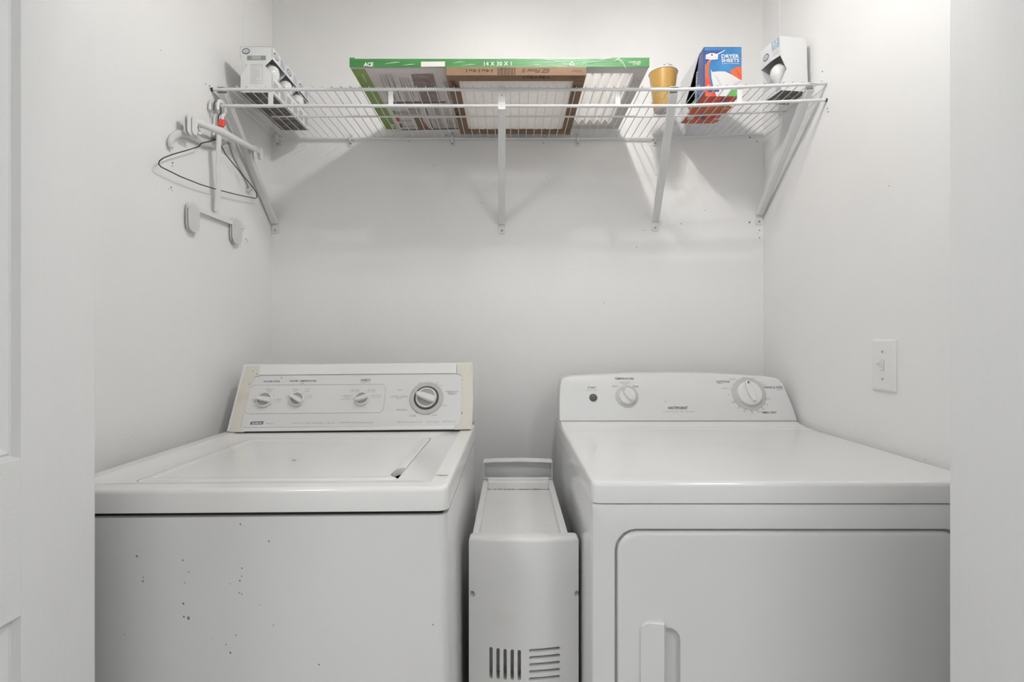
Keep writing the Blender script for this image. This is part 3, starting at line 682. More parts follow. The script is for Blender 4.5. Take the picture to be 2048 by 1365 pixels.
# ------------------------------------------------------------------ air filters
BX0, BX1, BY0, BY1 = -.1645, .1855, 1.246, 1.600
bf = thing('kraft_air_filter', 'square brown cardboard air filter with white fibre mesh, under the long filter', 'air filter', ((BX0 + BX1) / 2, (BY0 + BY1) / 2, ZD))
bo = bf.location
BT = .0218; bw = .028
for n, (x0, x1, y0, y1) in (('frame_side', (BX0, BX1, BY0, BY0 + bw)), ('frame_side', (BX0, BX1, BY1 - bw, BY1)), ('frame_side', (BX0, BX0 + bw, BY0 + bw, BY1 - bw)), ('frame_side', (BX1 - bw, BX1, BY0 + bw, BY1 - bw))):
    G().rbox(x0, x1, y0, y1, ZD, ZD + BT, .0012).build(n, M_KRAFT, bf, bo)
# fluffy fibre pad
g = G(); nx = ny = 46; vs = []; fs = []
for j in range(ny + 1):
    for i in range(nx + 1):
        e = min(i, j, nx - i, ny - j) / 4
        vs.append((BX0 + .02 + (BX1 - BX0 - .04) * i / nx, BY0 + .02 + (BY1 - BY0 - .04) * j / ny, ZD + .006 - min(e, 1) * .0045 + random.uniform(-.0012, .0012)))
for j in range(ny):
    for i in range(nx):
        a = j * (nx + 1) + i; fs.append((a, a + 1, a + nx + 2, a + nx + 1))
g.add(vs, fs).build('fibre_pad', M_FIBRE, bf, bo, smooth=80)
FBF = Frame((0, BY0 - .0001, 0), (1, 0, 0), (0, 0, 1)); FBU = Frame((0, 0, ZD - .0001), (1, 0, 0), (0, -1, 0))
ink = G()
ink.ptext(FBF, '14x14x1', 985, 138.3, 932, 138.3, h=.0085, bold=.02)
ink.ptext(FBF, 'EZ Flow II', 1099.5, 137.5, 1043, 137.5, h=.0105, bold=.03, shear=.25)
ink.ptext(FBF, 'Air Flow', 1164, 140.5, 1143, 140.5)
for k in range(26):
    x = 995 + 36 * k / 26
    if k % 5 != 3: ink.ppoly(FBF, [(x, 135.5), (x + random.choice((.6, .9, 1.3)), 135.5), (x + .9, 150), (x, 150)], .0004)
ink.build('printing', M_KRAFTD, bf, bo)['kind'] = 'stuff'
ink = G()
ink.ptext(FBU, '14x14x1', 1098.5, 152.2, 1046, 152.2, w=.0006, h=.0125, bold=.02)
for y, x0, x1 in ((153, 1140, 1167), (156, 1128, 1167)): ink.pline(FBU, x0, y, x1, y, .0012, .0006)
for k in range(5): ink.pline(FBU, 900 + k * 2, 160 + k * .4, 908 + k * 2, 174, .0012, .0006)
ink.ptext(FBU, '14x14x1', 907, 210, 912, 238, w=.0006, h=.011)
ink.ptext(FBU, 'EZ', 1130, 262, 1137, 262, w=.0006, h=.014); ink.pline(FBU, 1132, 269, 1141, 269, .004, .0006)
ink.build('printing', M_KRAFTD, bf, bo)['kind'] = 'stuff'

GX0, GX1, GY0, GY1 = -.405, .3425, 1.2495, 1.612
GZ = ZD + BT + .0002; GT = .0232
gf = thing('long_air_filter', 'long pleated air filter with green edge in shrink wrap on wire shelf', 'air filter', ((GX0 + GX1) / 2, (GY0 + GY1) / 2, GZ))
go = gf.location; gw_ = .028
for (x0, x1, y0, y1) in ((GX0, GX1, GY0, GY0 + gw_), (GX0, GX1, GY1 - gw_, GY1), (GX0, GX0 + gw_, GY0 + gw_, GY1 - gw_), (GX1 - gw_, GX1, GY0 + gw_, GY1 - gw_)):
    G().rbox(x0, x1, y0, y1, GZ, GZ + GT, .001).build('frame_side', M_CARDG, gf, go)
G().box(GX0 - .0006, GX1 + .0006, GY0 - .0011, GY0 + .0006, GZ + .0006, GZ + GT - .0022).build('green_edge', M_GREEN, gf, go, label='glossy green front edge')
for x0, x1 in ((GX0 - .0006, GX0 + .012), (.247, GX1 + .0006)): G().box(x0, x1, GY0 - .0012, GY0 + .012, GZ + GT - .0025, GZ + GT + .0006).build('green_edge', M_GREEN, gf, go)
g = G(); n = 29; xs = [GX0 + gw_ - .004 + (GX1 - GX0 - 2 * gw_ + .008) * k / (2 * n) for k in range(2 * n + 1)]
vs = []; fs = []
for k, x in enumerate(xs):
    for j in range(5):
        vs.append((x, GY0 + gw_ - .003 + (GY1 - GY0 - 2 * gw_ + .006) * j / 4, GZ + (.0035 if k % 2 else .0185)))
for k in range(2 * n):
    for j in range(4): a = k * 5 + j; fs.append((a, a + 5, a + 6, a + 1))
g.add(vs, fs).build('pleated_media', M_PLEAT, gf, go, fix=False)
FGF = Frame((0, GY0 - .0011, 0), (1, 0, 0), (0, 0, 1)); FGU = Frame((0, 0, GZ - .0001), (1, 0, 0), (0, -1, 0))
ink = G()
ink.ptext(FGF, 'ACE', 727, 133.3, 747, 133.3, h=.0105, bold=.03, shear=.15)
ink.ptext(FGF, '14 X 30 X 1', 968, 131.8, 1023, 131.4, h=.0102, bold=.0)
ink.ptext(FGF, 'CLEAN AIR', 1256.5, 126, 1281.5, 126); ink.ptext(FGF, 'air filter', 1266, 129.5, 1281, 129.5)
p = [(1144, 123), (1149, 131), (1139, 131)]
for i in range(3): ink.pline(FGF, *p[i], *p[(i + 1) % 3], .0012, .0004)
ink.build('printing', M_WHITEINK, gf, go)['kind'] = 'stuff'
ink = G(); ink.ppoly(FGF, [(842, 123.5), (890, 123.2), (890, 133.3), (842, 134)], .0004); ink.build('price_sticker', M_LABEL, gf, go)
# label sheet on the left part of the underside
lab = G().box(GX0 + .0004, BX0 - .0008, GY0 + .004, GY1 - .0006, GZ - .0007, GZ - .0001); lab.build('label_sheet', M_LABEL, gf, go)
FGL = Frame((0, 0, GZ - .0007), (1, 0, 0), (0, -1, 0))
ink = G(); e0, e1 = GY0 + .006, GY1 - .001
ink.poly([FGL.at(GX0 + .001, -e0, .0004), FGL.at(GX0 + .001, -e1, .0004), FGL.at(GX0 + .036, -e1, .0004), FGL.at(GX0 + .036, -e0, .0004)])
ink.build('green_band', M_OLIVE, gf, go, label='olive green printed band')
ink = G()
ink.ptext(FGL, 'ACE', 779, 247, 787, 262, w=.0008, h=.015, bold=.03); ink.ptext(FGL, 'filter', 722, 148, 732, 165, w=.0008, h=.006)
ink.build('printing', M_WHITEINK, gf, go)['kind'] = 'stuff'
ink = G()
def c3(x, y): return 680 + x * .1612, 90 + y * .1612
def rows(x, y, n, dx, L, t=.0011, sl=.44):
    for k in range(n):
        a = c3(x + k * dx, y); b = c3(x + k * dx + L * sl * random.uniform(.75, 1), y + L * random.uniform(.8, 1)); ink.pline(FGL, *a, *b, t, .0008)
rows(490, 360, 3, 32, 380); rows(570, 350, 3, 30, 360); rows(735, 400, 4, 34, 300, sl=.36); rows(1280, 450, 3, 22, 240, .0009, .25); rows(1300, 790, 2, 26, 230, .0009, .25); rows(1330, 930, 5, 26, 110, .0009, .2)
ink.ppoly(FGL, [c3(570, 705), c3(1310, 700), c3(1315, 718), c3(578, 727)], .0008)
ink.ppoly(FGL, [c3(745, 1045), c3(1465, 1030), c3(1468, 1044), c3(750, 1058)], .0008)
ink.ppoly(FGL, [c3(1050, 785), c3(1068, 785), c3(1100, 868), c3(1080, 868)], .0008); ink.ppoly(FGL, [c3(1095, 915), c3(1112, 915), c3(1160, 1028), c3(1138, 1028)], .0008)
ink.ptext(FGL, 'walls to', *c3(760, 948), *c3(885, 948), w=.0008, h=.012); ink.ptext(FGL, 'walls that', *c3(785, 1015), *c3(945, 1015), w=.0008, h=.012)
ink.ppoly(FGL, [c3(735, 975), c3(765, 970), c3(782, 1020), c3(750, 1024)], .0008)
ink.build('printing', M_PLUM, gf, go)['kind'] = 'stuff'
ink = G()
ink.ppoly(FGL, [c3(880, 362), c3(1155, 355), c3(1200, 525), c3(930, 528)], .0007); ink.ppoly(FGL, [c3(955, 575), c3(1210, 570), c3(1247, 692), c3(998, 698)], .0007)
ink.build('picture_print', mat('print_mauve', (.27, .20, .19), .5, var=(60, (.36, .28, .26), .4, .6)), gf, go)['kind'] = 'stuff'
ink = G()
for k in range(8):
    ink.pline(FGL, *c3(1135 + k * 11, 785), *c3(1170 + k * 11, 872), .0016, .0007); ink.pline(FGL, *c3(1160 + k * 12, 915), *c3(1205 + k * 12, 1020), .0016, .0007)
ink.ppoly(FGL, [c3(700, 825), c3(985, 820), c3(1000, 862), c3(715, 866)], .0007); ink.ppoly(FGL, [c3(840, 785), c3(985, 785), c3(1010, 860), c3(880, 860)], .00075)
ink.build('picture_print', mat('print_taupe', (.44, .38, .35), .5, var=(60, (.55, .48, .45), .4, .6)), gf, go)['kind'] = 'stuff'
ink = G(); ink.ppoly(FGL, [c3(915, 900), c3(1000, 900), c3(1110, 1040), c3(980, 1048)], .00075); ink.build('picture_print', mat('print_dark_sage', (.17, .18, .12), .5, var=(70, (.3, .2, .15), .45, .6)), gf, go)
ink = G(); ink.ppoly(FGL, [c3(687, 900), c3(730, 898), c3(748, 945), c3(705, 950)], .0008); ink.ppoly(FGL, [c3(985, 900), c3(1015, 898), c3(1030, 930), c3(1000, 938)], .0009); ink.ppoly(FGL, [c3(1030, 975), c3(1055, 972), c3(1062, 1005), c3(1040, 1008)], .0009)
ink.build('red_print', mat('print_coral', (.62, .12, .08), .5), gf, go)
ink = G(); ink.ppoly(FGL, [c3(650, 815), c3(680, 812), c3(705, 855), c3(668, 862)], .0008); ink.build('leaf_print', M_LGREEN, gf, go)
ink = G(); a, b = FGU.pix(1273, 163); ink.ring(FGU, a, b, .007, .0092, .0003, 24)
for y in (192, 198, 204): ink.pline(FGU, 1252, y + 4, 1262, y - 10, .0014, .0003)
ink.build('printing', M_SAGE, gf, go)['kind'] = 'stuff'
# shrink wrap creases as white ridges, their glints painted into the colour
M_FILMGLINT = mat('film_glint_white', (.85, .87, .85), .15)
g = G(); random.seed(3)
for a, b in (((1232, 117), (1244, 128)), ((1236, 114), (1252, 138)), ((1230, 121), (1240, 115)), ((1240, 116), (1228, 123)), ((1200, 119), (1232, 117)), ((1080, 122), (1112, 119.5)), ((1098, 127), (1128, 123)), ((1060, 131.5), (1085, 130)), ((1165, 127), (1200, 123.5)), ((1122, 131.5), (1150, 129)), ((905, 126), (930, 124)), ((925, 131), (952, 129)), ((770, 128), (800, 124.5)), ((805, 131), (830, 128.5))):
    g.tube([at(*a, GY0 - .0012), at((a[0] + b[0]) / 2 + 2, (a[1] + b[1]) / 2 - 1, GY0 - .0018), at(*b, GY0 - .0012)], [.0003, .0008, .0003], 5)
g.build('film_crease_glint', M_FILMGLINT, gf, go, smooth=60)
random.seed(11)

# ------------------------------------------------------------------ paper cup + foil ball
cup = thing('paper_cup', 'tan paper cup with white rolled rim standing on the wire shelf', 'cup', (.4345, 1.437, ZD))
FU = Frame((0, 0, 0), (1, 0, 0), (0, 1, 0))
G().loft([[V(r * math.cos(6.28318 * k / 40), r * math.sin(6.28318 * k / 40), z) for k in range(40)] for r, z in ((.0255, .001), (.0262, 0), (.0392, .106), (.0385, .106), (.0255, .006))], False, False).build('cup_wall', M_CUP, cup, smooth=40)
G().lathe(FU, [(.0256, .0008), (.0256, .0062)], 40).build('cup_bottom', M_CUPB, cup, smooth=40)
G().tube([(.0395 * math.cos(q), .0395 * math.sin(q), .107) for q in [2 * math.pi * k / 40 for k in range(40)]], .0019, 8, closed=True).build('rim', M_CUPW, cup, smooth=60)
fb = G(); bm = bmesh.new(); bmesh.ops.create_icosphere(bm, subdivisions=3, radius=.021)
for v in bm.verts:
    v.co *= 1 + random.uniform(-.13, .1); v.co.z *= 1.9
bm.verts.index_update(); fb.add([v.co for v in bm.verts], [[v.index for v in f.verts] for f in bm.faces]); bm.free()
o = fb.build('foil_ball', M_FOIL, smooth=25); o.location = (.4505, 1.452, ZD + .104); tag(o, 'crumpled grey foil ball sticking out of the tan cup', 'foil ball')

# ------------------------------------------------------------------ dryer sheet box
QX0, QX1, QY0, QY1, QH = .5195, .6205, 1.353, 1.538, .1262
zq = ZD + .0076
qb = thing('dryer_sheet_box', 'blue and orange dryer sheet carton with torn-open side on wire shelf', 'box', ((QX0 + QX1) / 2, (QY0 + QY1) / 2, zq))
qo = qb.location; T = .0008
G().box(QX0, QX1, QY0, QY0 + T, zq, zq + QH).build('front_face', M_BLUE, qb, qo)
G().box(QX0, QX1, QY1 - T, QY1, zq, zq + QH).box(QX1 - T, QX1, QY0, QY1, zq, zq + QH).box(QX0, QX1, QY0, QY1, zq + QH - T, zq + QH).build('carton_shell', M_NAVY, qb, qo)
G().box(QX0, QX1, QY0, QY1, zq, zq + T).build('bottom_face', M_REDP, qb, qo)
G().box(QX0 + .03, QX0 + .032, QY0 + .002, QY1 - .002, zq + T, zq + QH - T).build('inner_black_sheet', M_BLACK, qb, qo)  # black sheet inside the carton, behind the torn opening
FQS = Frame((QX0, 0, 0), (0, -1, 0), (0, 0, 1))     # side plane, out = -X
def side(name, pts, m, w0=-T, w1=0): G().prism(FQS, [(-y, z + ZC) for y, z in pts], w0, w1).build(name, m, qb, qo)
zb, zt = zq - ZC, zq - ZC + QH
side('side_strip', [(QY0, zb), (QY0, zt), (1.387, zt), (1.398, .762), (1.402, .72), (1.396, zb + .02), (1.385, zb)], M_NAVY)
side('torn_tongue', [(1.398, .762), (1.402, .72), (1.396, zb + .02), (1.387, zb), (1.418, zb), (1.4245, .69), (1.412, .75), (1.403, .775)], M_BLUE, -.004, -.003)
side('side_flap', [(1.389, zt), (QY1, zt), (QY1, zb), (1.46, zb), (1.497, .712), (1.46, .738)], M_CARDW, -T, .0006)
side('side_strip', [(1.385, zb), (1.415, zb), (1.4245, .688), (1.46, .690), (1.47, zb), (1.465, zb)], M_LGREEN)
G().box(QX0 + .001, QX0 + .029, 1.40, 1.401, zq + T, zq + .03).build('inner_flap', M_BLACK, qb, qo)
ink = G(); ink.text(FQS, 'DRYER SHEETS', (-1.421, .674 + ZC), (-1.405, .76 + ZC), .0004 - .003, h=.011, bold=.03); ink.build('lettering', M_WHITEINK, qb, qo)
FQF = Frame((0, QY0, 0), (1, 0, 0), (0, 0, 1))
def c5(p): return [(1280 + x * .14652, 80 + y * .14652) for x, y in p]
def art(name, pts, m, w): G().ppoly(FQF, c5(pts), w).build(name, m, qb, qo)
art('corner_print', [(880, 145), (1150, 141), (1060, 190), (960, 265), (890, 345)], M_NAVY, .0003)
art('corner_line', [(1150, 141), (1165, 141), (1075, 192), (972, 270), (900, 345), (890, 345), (960, 262), (1060, 186)], M_WHITEINK, .00035)
art('orange_swoosh', [(890, 345), (960, 270), (975, 275), (945, 345), (935, 440), (955, 560), (975, 640), (1040, 770), (890, 770)], M_ORANGE, .0004)
art('red_block', [(890, 510), (950, 520), (975, 640), (1040, 770), (890, 770)], M_REDP, .0005)
art('white_sheet', [(965, 400), (985, 440), (1060, 430), (1160, 432), (1260, 480), (1385, 555), (1385, 640), (1300, 770), (1040, 770), (1000, 640), (975, 520)], M_CLOTH, .0006)
art('sheet_fold', [(1010, 470), (1060, 520), (1120, 640), (1105, 640), (1045, 530)], M_LAV, .0007)
art('sheet_fold', [(1385, 555), (1300, 590), (1240, 640), (1250, 645), (1310, 605), (1385, 580)], M_LAV, .0007)
art('red_shirt', [(1225, 425), (1330, 365), (1388, 380), (1388, 545), (1350, 540), (1290, 490), (1240, 470)], M_ORANGE, .0007)
art('red_shirt_fold', [(1290, 410), (1330, 400), (1388, 520), (1388, 540)], M_REDP, .0008)
art('leaf_print', [(1180, 770), (1230, 690), (1310, 670), (1385, 690), (1385, 770)], M_LGREEN, .0007)
art('net_weight_band', [(920, 685), (1080, 683), (1078, 710), (925, 712)], M_NAVY, .0008)
art('maker_plaque', [(898, 205), (925, 195), (955, 183), (1010, 183), (1045, 195), (1063, 200), (1060, 265), (1000, 270), (895, 262)], M_WHITEINK, .0008)
art('plaque_diamond', [(980, 192), (998, 208), (980, 224), (962, 208)], M_INK, .001)
ink = G()
def t5(tx, x0, y0, x1, y1, **k): ink.ptext(FQF, tx, 1280 + x0 * .14652, 80 + y0 * .14652, 1280 + x1 * .14652, 80 + y1 * .14652, w=.0012, **k)
t5('DRYER', 1110, 250, 1350, 248, h=.0098, bold=.02); t5('SHEETS', 1110, 305, 1350, 305, h=.0092, bold=.02); t5('30 DAYS OF FRESHNESS', 1112, 332, 1350, 332)
ink.build('lettering', M_WHITEINK, qb, qo)
ink = G(); t5("Member's Mark", 905, 247, 1055, 247); ink.build('plaque_lettering', M_INK, qb, qo)
FQB = Frame((0, 0, zq), (1, 0, 0), (0, -1, 0))
def bart(name, pts, m, w=.0003): G().ppoly(FQB, c5(pts), w).build(name, m, qb, qo)
bart('bottom_band', [(640, 905), (1270, 905), (1170, 1000), (700, 1000)], M_ORANGE)
bart('bottom_strip', [(600, 1090), (1090, 1090), (1050, 1125), (560, 1125)], M_ORANGE)
bart('barcode_label', [(655, 1035), (745, 1035), (725, 1085), (640, 1085)], M_CARDG, .0005)
bart('bottom_badge', [(805, 1030), (905, 1030), (880, 1078), (795, 1075)], M_NAVY, .0005)
bart('bottom_badge', [(1115, 795), (1200, 795), (1170, 840), (1100, 840)], M_NAVY, .0005)
ink = G(); ink.ptext(FQB, 'FRESH', *c5([(985, 1090)])[0], *c5([(1085, 1090)])[0], w=.0006, h=.011, bold=.02); ink.ptext(FQB, 'Care', *c5([(1110, 945)])[0], *c5([(1205, 945)])[0], w=.0006, h=.012)
ink.build('bottom_lettering', M_WHITEINK, qb, qo)

# ------------------------------------------------------------------ light bulb boxes
def bulb_box(name, w, d, h, label, group=None, end=True, big=False):
    """carton with windows cut out of both long sides; origin at the bottom centre"""
    b = thing(name, label, 'box', group=group)
    z1, z2, zm = (.36 * h, .73 * h, .58 * h) if not big else (.16 * h, .64 * h, .40 * h)
    nw = .22 * w; F0 = Frame((0, -d / 2, 0), (1, 0, 0), (0, 0, 1)); F1 = Frame((0, d / 2, 0), (1, 0, 0), (0, 0, 1)); hw = w / 2; T = .0006
    pe = [(-hw, 0), (hw, 0), (hw, z1), (hw - nw, zm), (hw, z2), (hw, h), (-hw, h), (-hw, z2), (-hw + nw, zm), (-hw, z1)]
    if big: pe = [(-hw, 0), (hw, 0), (hw, h), (-hw, h), (-hw, z2), (-hw + nw, zm), (-hw, z1)]
    G().prism(F0, pe, -T, 0).build('end_panel', M_CARDW, b)
    G().prism(F1, pe, 0, T).build('end_panel', M_CARDW, b)
    G().box(-hw, hw, -d / 2, d / 2, h - T, h).build('top_panel', M_CARDW, b)
    G().box(-hw + .001, hw - .001, -d / 2 + .001, d / 2 - .001, 0, T).build('bottom_panel', M_CARDD, b, label='dark printed bottom')
    ne = .12 * d
    for s in (-1, 1):
        x = s * hw; xi = x - s * T
        if big and s > 0: G().box(xi, x, -d / 2, d / 2, 0, h).build('side_panel', M_CARDW, b); continue
        F = Frame((x, 0, 0), (0, s, 0), (0, 0, 1))
        G().prism(F, [(-d / 2, z2), (d / 2, z2), (d / 2, h), (-d / 2, h)] if not big else [(-d / 2, z2), (0, z2 + .02 * h), (d / 2, z2), (d / 2, h), (-d / 2, h)], -T, 0).build('side_panel', M_CARDW, b)
        G().prism(F, [(-d / 2, 0), (d / 2, 0), (d / 2, z1), (-d / 2, z1)], -T, 0).build('side_panel', M_CARDW, b)
    G().box(-.0005, .0005, -d / 2 + .001, d / 2 - .001, T, h - T).build('divider', M_CARDG, b)
    bs = [(-.25 * w, 0), (.25 * w, 0)] if not big else [(-.20 * w, -.0 * d)]
    for bx, by in bs:
        k = 1.0 if not big else 1.05
        R = min(.031, w * .5 / 2 * 1.32) * k if not big else .030
        zc_ = z1 + (z2 - z1) * .58
        Fb = Frame((bx, by, zc_), (1, 0, 0), (0, 1, 0))
        prof = [(.011, -R * 2.1), (.012, -R * 1.35), (.6 * R, -R * .85), (.92 * R, -R * .35), (R, .05 * R), (.9 * R, .5 * R), (.6 * R, .82 * R), (.25 * R, .98 * R), (.002, R)]
        prof = [(r * .74, w_ * .9) for r, w_ in prof]
        G().lathe(Fb, prof, 24).build('light_bulb', M_BULB, b, smooth=60)
    return b, F0, z1, z2
def logo(b, F, ca, cb, rx, ry):
    G().disc(F, ca, cb, rx, .0005, 24, ry).build('maker_logo', M_NAVY if False else mat('logo_slate', (.13, .13, .19), .5), b)
    G().disc(F, ca, cb, rx * .78, .0008, 24, ry * .68).build('logo_field', M_CARDW, b)
    g = G(); g.text(F, 'Great', (ca - rx * .5, cb + ry * .02), (ca + rx * .5, cb + ry * .02), .0011, h=ry * .42); g.text(F, 'Value', (ca - rx * .5, cb - ry * .5), (ca + rx * .5, cb - ry * .5), .0011, h=ry * .42)
    g.build('logo_lettering', mat('logo_slate', (.13, .13, .19), .5), b)
w_, d_, h_ = .0855, .0795, .1225
labels = ['white light bulb carton facing forward with green band and small print panel', 'white light bulb carton, middle one of the row of three', 'white light bulb carton at the back wall end of the row of three']
for k in range(3):
    b, F0, z1, z2 = bulb_box('light_bulb_box', w_, d_, h_, labels[k], 'light bulb boxes in a row')
    b.location = (-.6805, 1.331 + d_ / 2 + k * (d_ + .0004), ZD)
    FS_ = Frame((w_ / 2, 0, 0), (0, 1, 0), (0, 0, 1))
    logo(b, FS_, -.019, h_ * .87, .014, .0085)
    G().poly([FS_.at(u, v, .0005) for u, v in ((.008, h_ * .78), (.030, h_ * .78), (.030, h_ * .95), (.008, h_ * .95))]).build('wattage_label', M_SKYP if k != 1 else M_LAV, b)
    g = G(); g.text(FS_, '60', (.012, h_ * .86), (.026, h_ * .86), .0009, h=.008); g.text(FS_, 'watt', (.011, h_ * .80), (.027, h_ * .80), .0009); g.build('label_lettering', M_WHITEINK, b)
    g = G()
    for u0 in (-.033, .006): g.poly([FS_.at(u, v, .0005) for u, v in ((u0, h_ * .06), (u0 + .026, h_ * .06), (u0 + .026, h_ * .28), (u0, h_ * .28))])
    g.build('side_label', M_SAGE, b)
    if k == 0:
        logo(b, F0, -.0275, h_ * .895, .0105, .0078)
        G().poly([F0.at(u, v, .0005) for u, v in ((-.0245, h_ * .70), (.0255, h_ * .70), (.0255, h_ * .80), (-.0245, h_ * .80))]).build('green_label', mat('print_grey_green', (.30, .36, .29), .55), b)
        g = G()
        for r in range(5): g.poly([F0.at(u, h_ * (.715 + .017 * r) + v, .0008) for u, v in ((-.012, 0), (.012, 0), (.012, .0007), (-.012, .0007))])
        g.build('label_lettering', M_WHITEINK, b)
        g = G(); lx0, lx1, lz0, lz1 = -.0145, .0165, h_ * .20, h_ * .61
        for (a0, b0), (a1, b1) in (((lx0, lz0), (lx1, lz0)), ((lx0, lz1), (lx1, lz1)), ((lx0, lz0), (lx0, lz1)), ((lx1, lz0), (lx1, lz1)), ((lx0, h_ * .55), (lx1, h_ * .55))):
            g.poly([F0.at(a0 - .0003, b0 - .0003, .0005), F0.at(a1 + .0003, b0 - .0003, .0005), F0.at(a1 + .0003, b1 + .0003, .0005), F0.at(a0 - .0003, b1 + .0003, .0005)])
        for r in range(11):
            v = h_ * (.225 + .029 * r); e = random.uniform(.4, .95); g.poly([F0.at(u, v + q, .0005) for u, q in ((lx0 + .002, 0), (lx0 + .002 + e * .026, 0), (lx0 + .002 + e * .026, .0008), (lx0 + .002, .0008))])
        g.ptext if False else None
        g.text(F0, 'Lighting Facts', (lx0 + .003, h_ * .565), (lx1 - .003, h_ * .565), .0005)
        g.build('facts_panel', M_INKL, b)
# printed bulbs on the dark carton bottoms are left to the material; the right-hand carton
wb, db, hb = .083, .076, .146
b, F0, z1, z2 = bulb_box('reflector_bulb_box', wb, db, hb, 'white reflector bulb carton turned askew against the right wall', big=True)
b.location = (.757, 1.388, ZD + zo(.757) + .0005); b.rotation_euler = (0, math.radians(-2.2), math.radians(11))
FL_ = Frame((-wb / 2, 0, 0), (0, -1, 0), (0, 0, 1))
logo(b, FL_, -.016, hb * .80, .0115, .0095)
G().poly([FL_.at(u, v, .0005) for u, v in ((.008, hb * .82), (.036, hb * .82), (.036, hb * .985), (.008, hb * .985))]).build('wattage_label', M_SKYP, b)
g = G(); g.text(FL_, '65', (.012, hb * .90), (.031, hb * .90), .0009, h=.010, bold=.02); g.text(FL_, 'watt', (.012, hb * .845), (.03, hb * .845), .0009); g.build('label_lettering', M_WHITEINK, b)
g = G(); g.text(FL_, 'SOFT WHITE', (.010, hb * .785), (.036, hb * .785), .0005)
for v in (.755, .73, .71): g.poly([FL_.at(u, hb * v + q, .0005) for u, q in ((.011, 0), (.033, 0), (.033, .0008), (.011, .0008))])
g.build('small_lettering', M_INKL, b)
G().poly([FL_.at(u, v, .0006) for u, v in ((.018, .004), (.037, .004), (.037, .022), (.018, .022))]).build('side_label', M_SAGE, b)

# ------------------------------------------------------------------ hangers on the left end of the rod
RZ, RY = ZC + .6115, YR
def hook(x, r, n=11, drop=.05):
    pts = [V(x, RY - r + .0, RZ - .018)]
    for k in range(n): q = math.radians(190 - 215 * k / (n - 1)); pts.append(V(x, RY + r * math.cos(q) * .98, RZ + .0042 + (r - .0042) * 0 + r * math.sin(q) - (r - .0065)))
    pts.append(V(x, RY + .004, RZ - .024)); pts.append(V(x, RY, RZ - .03 - drop))
    return pts
# black wire hanger
def yz(x, y, X):
    sc_ = (x - CX) / X; return V(X, FPX / sc_, ZC + (CY - y) / sc_)
wx = -.7656
wh = thing('wire_hanger', 'thin black wire clothes hanger on the hanging rod', 'clothes hanger', (wx, RY, RZ))
G().tube(hook(wx, .016, drop=.05), .0012, 8).build('hook', M_BLACKW, wh, wh.location, smooth=60)
nk = V(wx, RY, RZ - .078)
body_pts = [nk, nk + V(0, -.006, -.012)] + [yz(*p, wx) for p in ((402, 287), (398, 293), (380, 299), (345, 309), (327, 316), (319, 322), (317, 328), (322, 334), (360, 353), (400, 369), (440, 381), (480, 391), (510, 397))] + [yz(*p, wx) for p in ((514, 395), (512.5, 385), (505, 374), (495, 362), (470, 332), (452, 310))] + [nk + V(0, .008, -.014), nk]
G().tube(body_pts, .0013, 8).build('triangle_frame', M_BLACKW, wh, wh.location, smooth=60)
G().tube([nk + V(0, -.001, .022), nk + V(0, .001, -.006)], .0028, 8).build('neck_twist', M_BLACKW, wh, wh.location, smooth=60)
# milky plastic hanger
hx = -.7755
th = thing('plastic_hanger', 'milky white plastic clothes hanger with curled arm end', 'clothes hanger', (hx, RY, RZ)); ho = th.location
G().tube(hook(hx, .017, drop=.052), .0036, 10).build('hook', M_TRANSP, th, ho, smooth=60)
hx = -.7752
G().tube([yz(*p, hx) for p in ((345, 295), (341, 291), (341, 283), (346, 274), (357, 267), (372, 268), (388, 274), (405, 284), (424, 289), (440, 284), (452, 277))], [.004, .005, .0056, .006, .0064, .0068, .0074, .0077, .0077, .0072, .0065], 12, flat=1.3).build('arm', M_TRANSP, th, ho, smooth=60)
G().tube([yz(*p, hx) for p in ((452, 277), (462, 280), (467, 296), (472, 313), (482, 333), (492, 352), (499, 368), (501, 379), (496, 381))], [.007, .0074, .0072, .0068, .0064, .006, .0058, .005, .004], 12, flat=1.15).build('arm', M_TRANSP, th, ho, smooth=60)
G().tube([V(-.7755, RY, RZ - .075), yz(440, 280, hx)], .0055, 10).build('neck', M_TRANSP, th, ho, smooth=60)
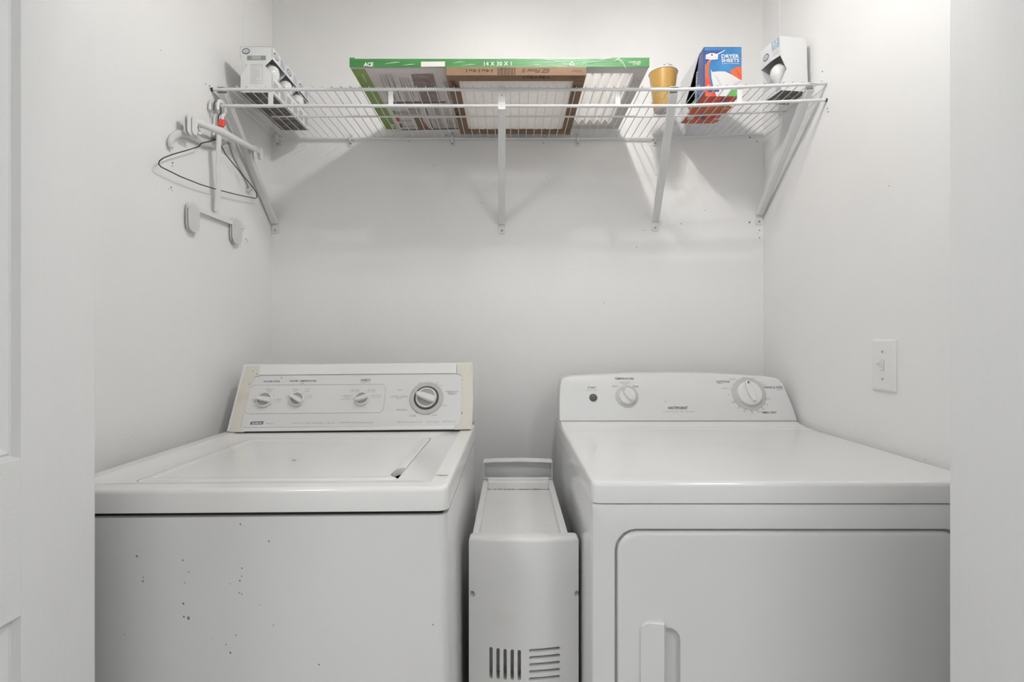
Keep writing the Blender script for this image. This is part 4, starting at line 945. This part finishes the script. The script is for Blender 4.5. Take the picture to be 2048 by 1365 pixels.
# two-tier clip hanger
kx = -.7545
kh = thing('tiered_clip_hanger', 'white plastic two-tier skirt hanger with flat clips', 'clothes hanger', (kx, RY, RZ)); ko = kh.location
G().tube(hook(kx, .0175, drop=.034), .0048, 10, flat=.7).build('hook', M_PLASTIC, kh, ko, smooth=60)
p0, pm, p1 = yz(379, 239, -.756), yz(440, 262, -.748), yz(518, 303, -.733)
G().tube([p0, p0.lerp(pm, .5), pm, pm.lerp(p1, .5), p1, p1 + V(0, .006, -.004)], [.0065, .0085, .0095, .0085, .0075, .005], 12).build('upper_bar', M_PLASTIC, kh, ko, smooth=60)
def clip(x, y, X, hh, ww, name='clip', gap=.004, m=None):
    c0 = yz(x, y, X)
    for s in (-1, 1):
        F = Frame(c0 + V(gap * s, 0, 0), (0, s, 0), (0, 0, 1))
        G().loft([rr(F, -ww / 2, ww / 2, -hh, .012, ww * .42, w, 6) for w in (-.001, .001)]).build(name, m or M_PLASTIC, kh, ko, smooth=35)
    return c0
for a in ((377, 240, -.756, .034, .020), (386, 244, -.752, .030, .018), (395, 247, -.760, .026, .016), (520, 305, -.734, .022, .014), (508, 300, -.738, .026, .016)): clip(*a)
c0 = yz(397, 256, -.7485); G().tube([c0 + V(-.006, 0, .004), c0 + V(.001, 0, 0), c0 + V(.001, .003, -.008)], .0022, 8).build('clip_spring', M_STEEL, kh, ko, smooth=60)
s0, s1 = yz(438, 268, -.7495), yz(433, 424, -.7715)
G().loft([[p + V(.0015 * a, .0085 * c, 0) for a, c in ((-1, -1), (1, -1), (1, 1), (-1, 1))] for p in (s0, s0.lerp(s1, .45), s0.lerp(s1, .75) + V(.0035, 0, 0), s1)]).build('link_strap', M_PLASTIC, kh, ko)
q0, q1 = yz(376, 411, -.7735), yz(489, 455, -.7735)
G().loft([[p + V(.0025 * a, 0, .006 * c) for a, c in ((-1, -1), (1, -1), (1, 1), (-1, 1))] for p in (q0, q0.lerp(q1, .5), q1)]).build('lower_bar', M_PLASTIC, kh, ko)
clip(386, 417, -.7735, .058, .042, 'paddle_clip', .003, M_TRANSP); clip(472, 447, -.7735, .058, .046, 'paddle_clip', .003, M_TRANSP)
# red size marker on the hook
c0 = V(-.7535, RY - .002, ZC + .566)
o = G().rbox(-.0075, .0075, -.0045, .0045, -.010, .010, .003).build('size_marker', M_RED, kh, None); o.location = c0 - Vector(ko); o['label'] = 'small red size marker'
o.rotation_euler = (0, math.radians(18), .3)
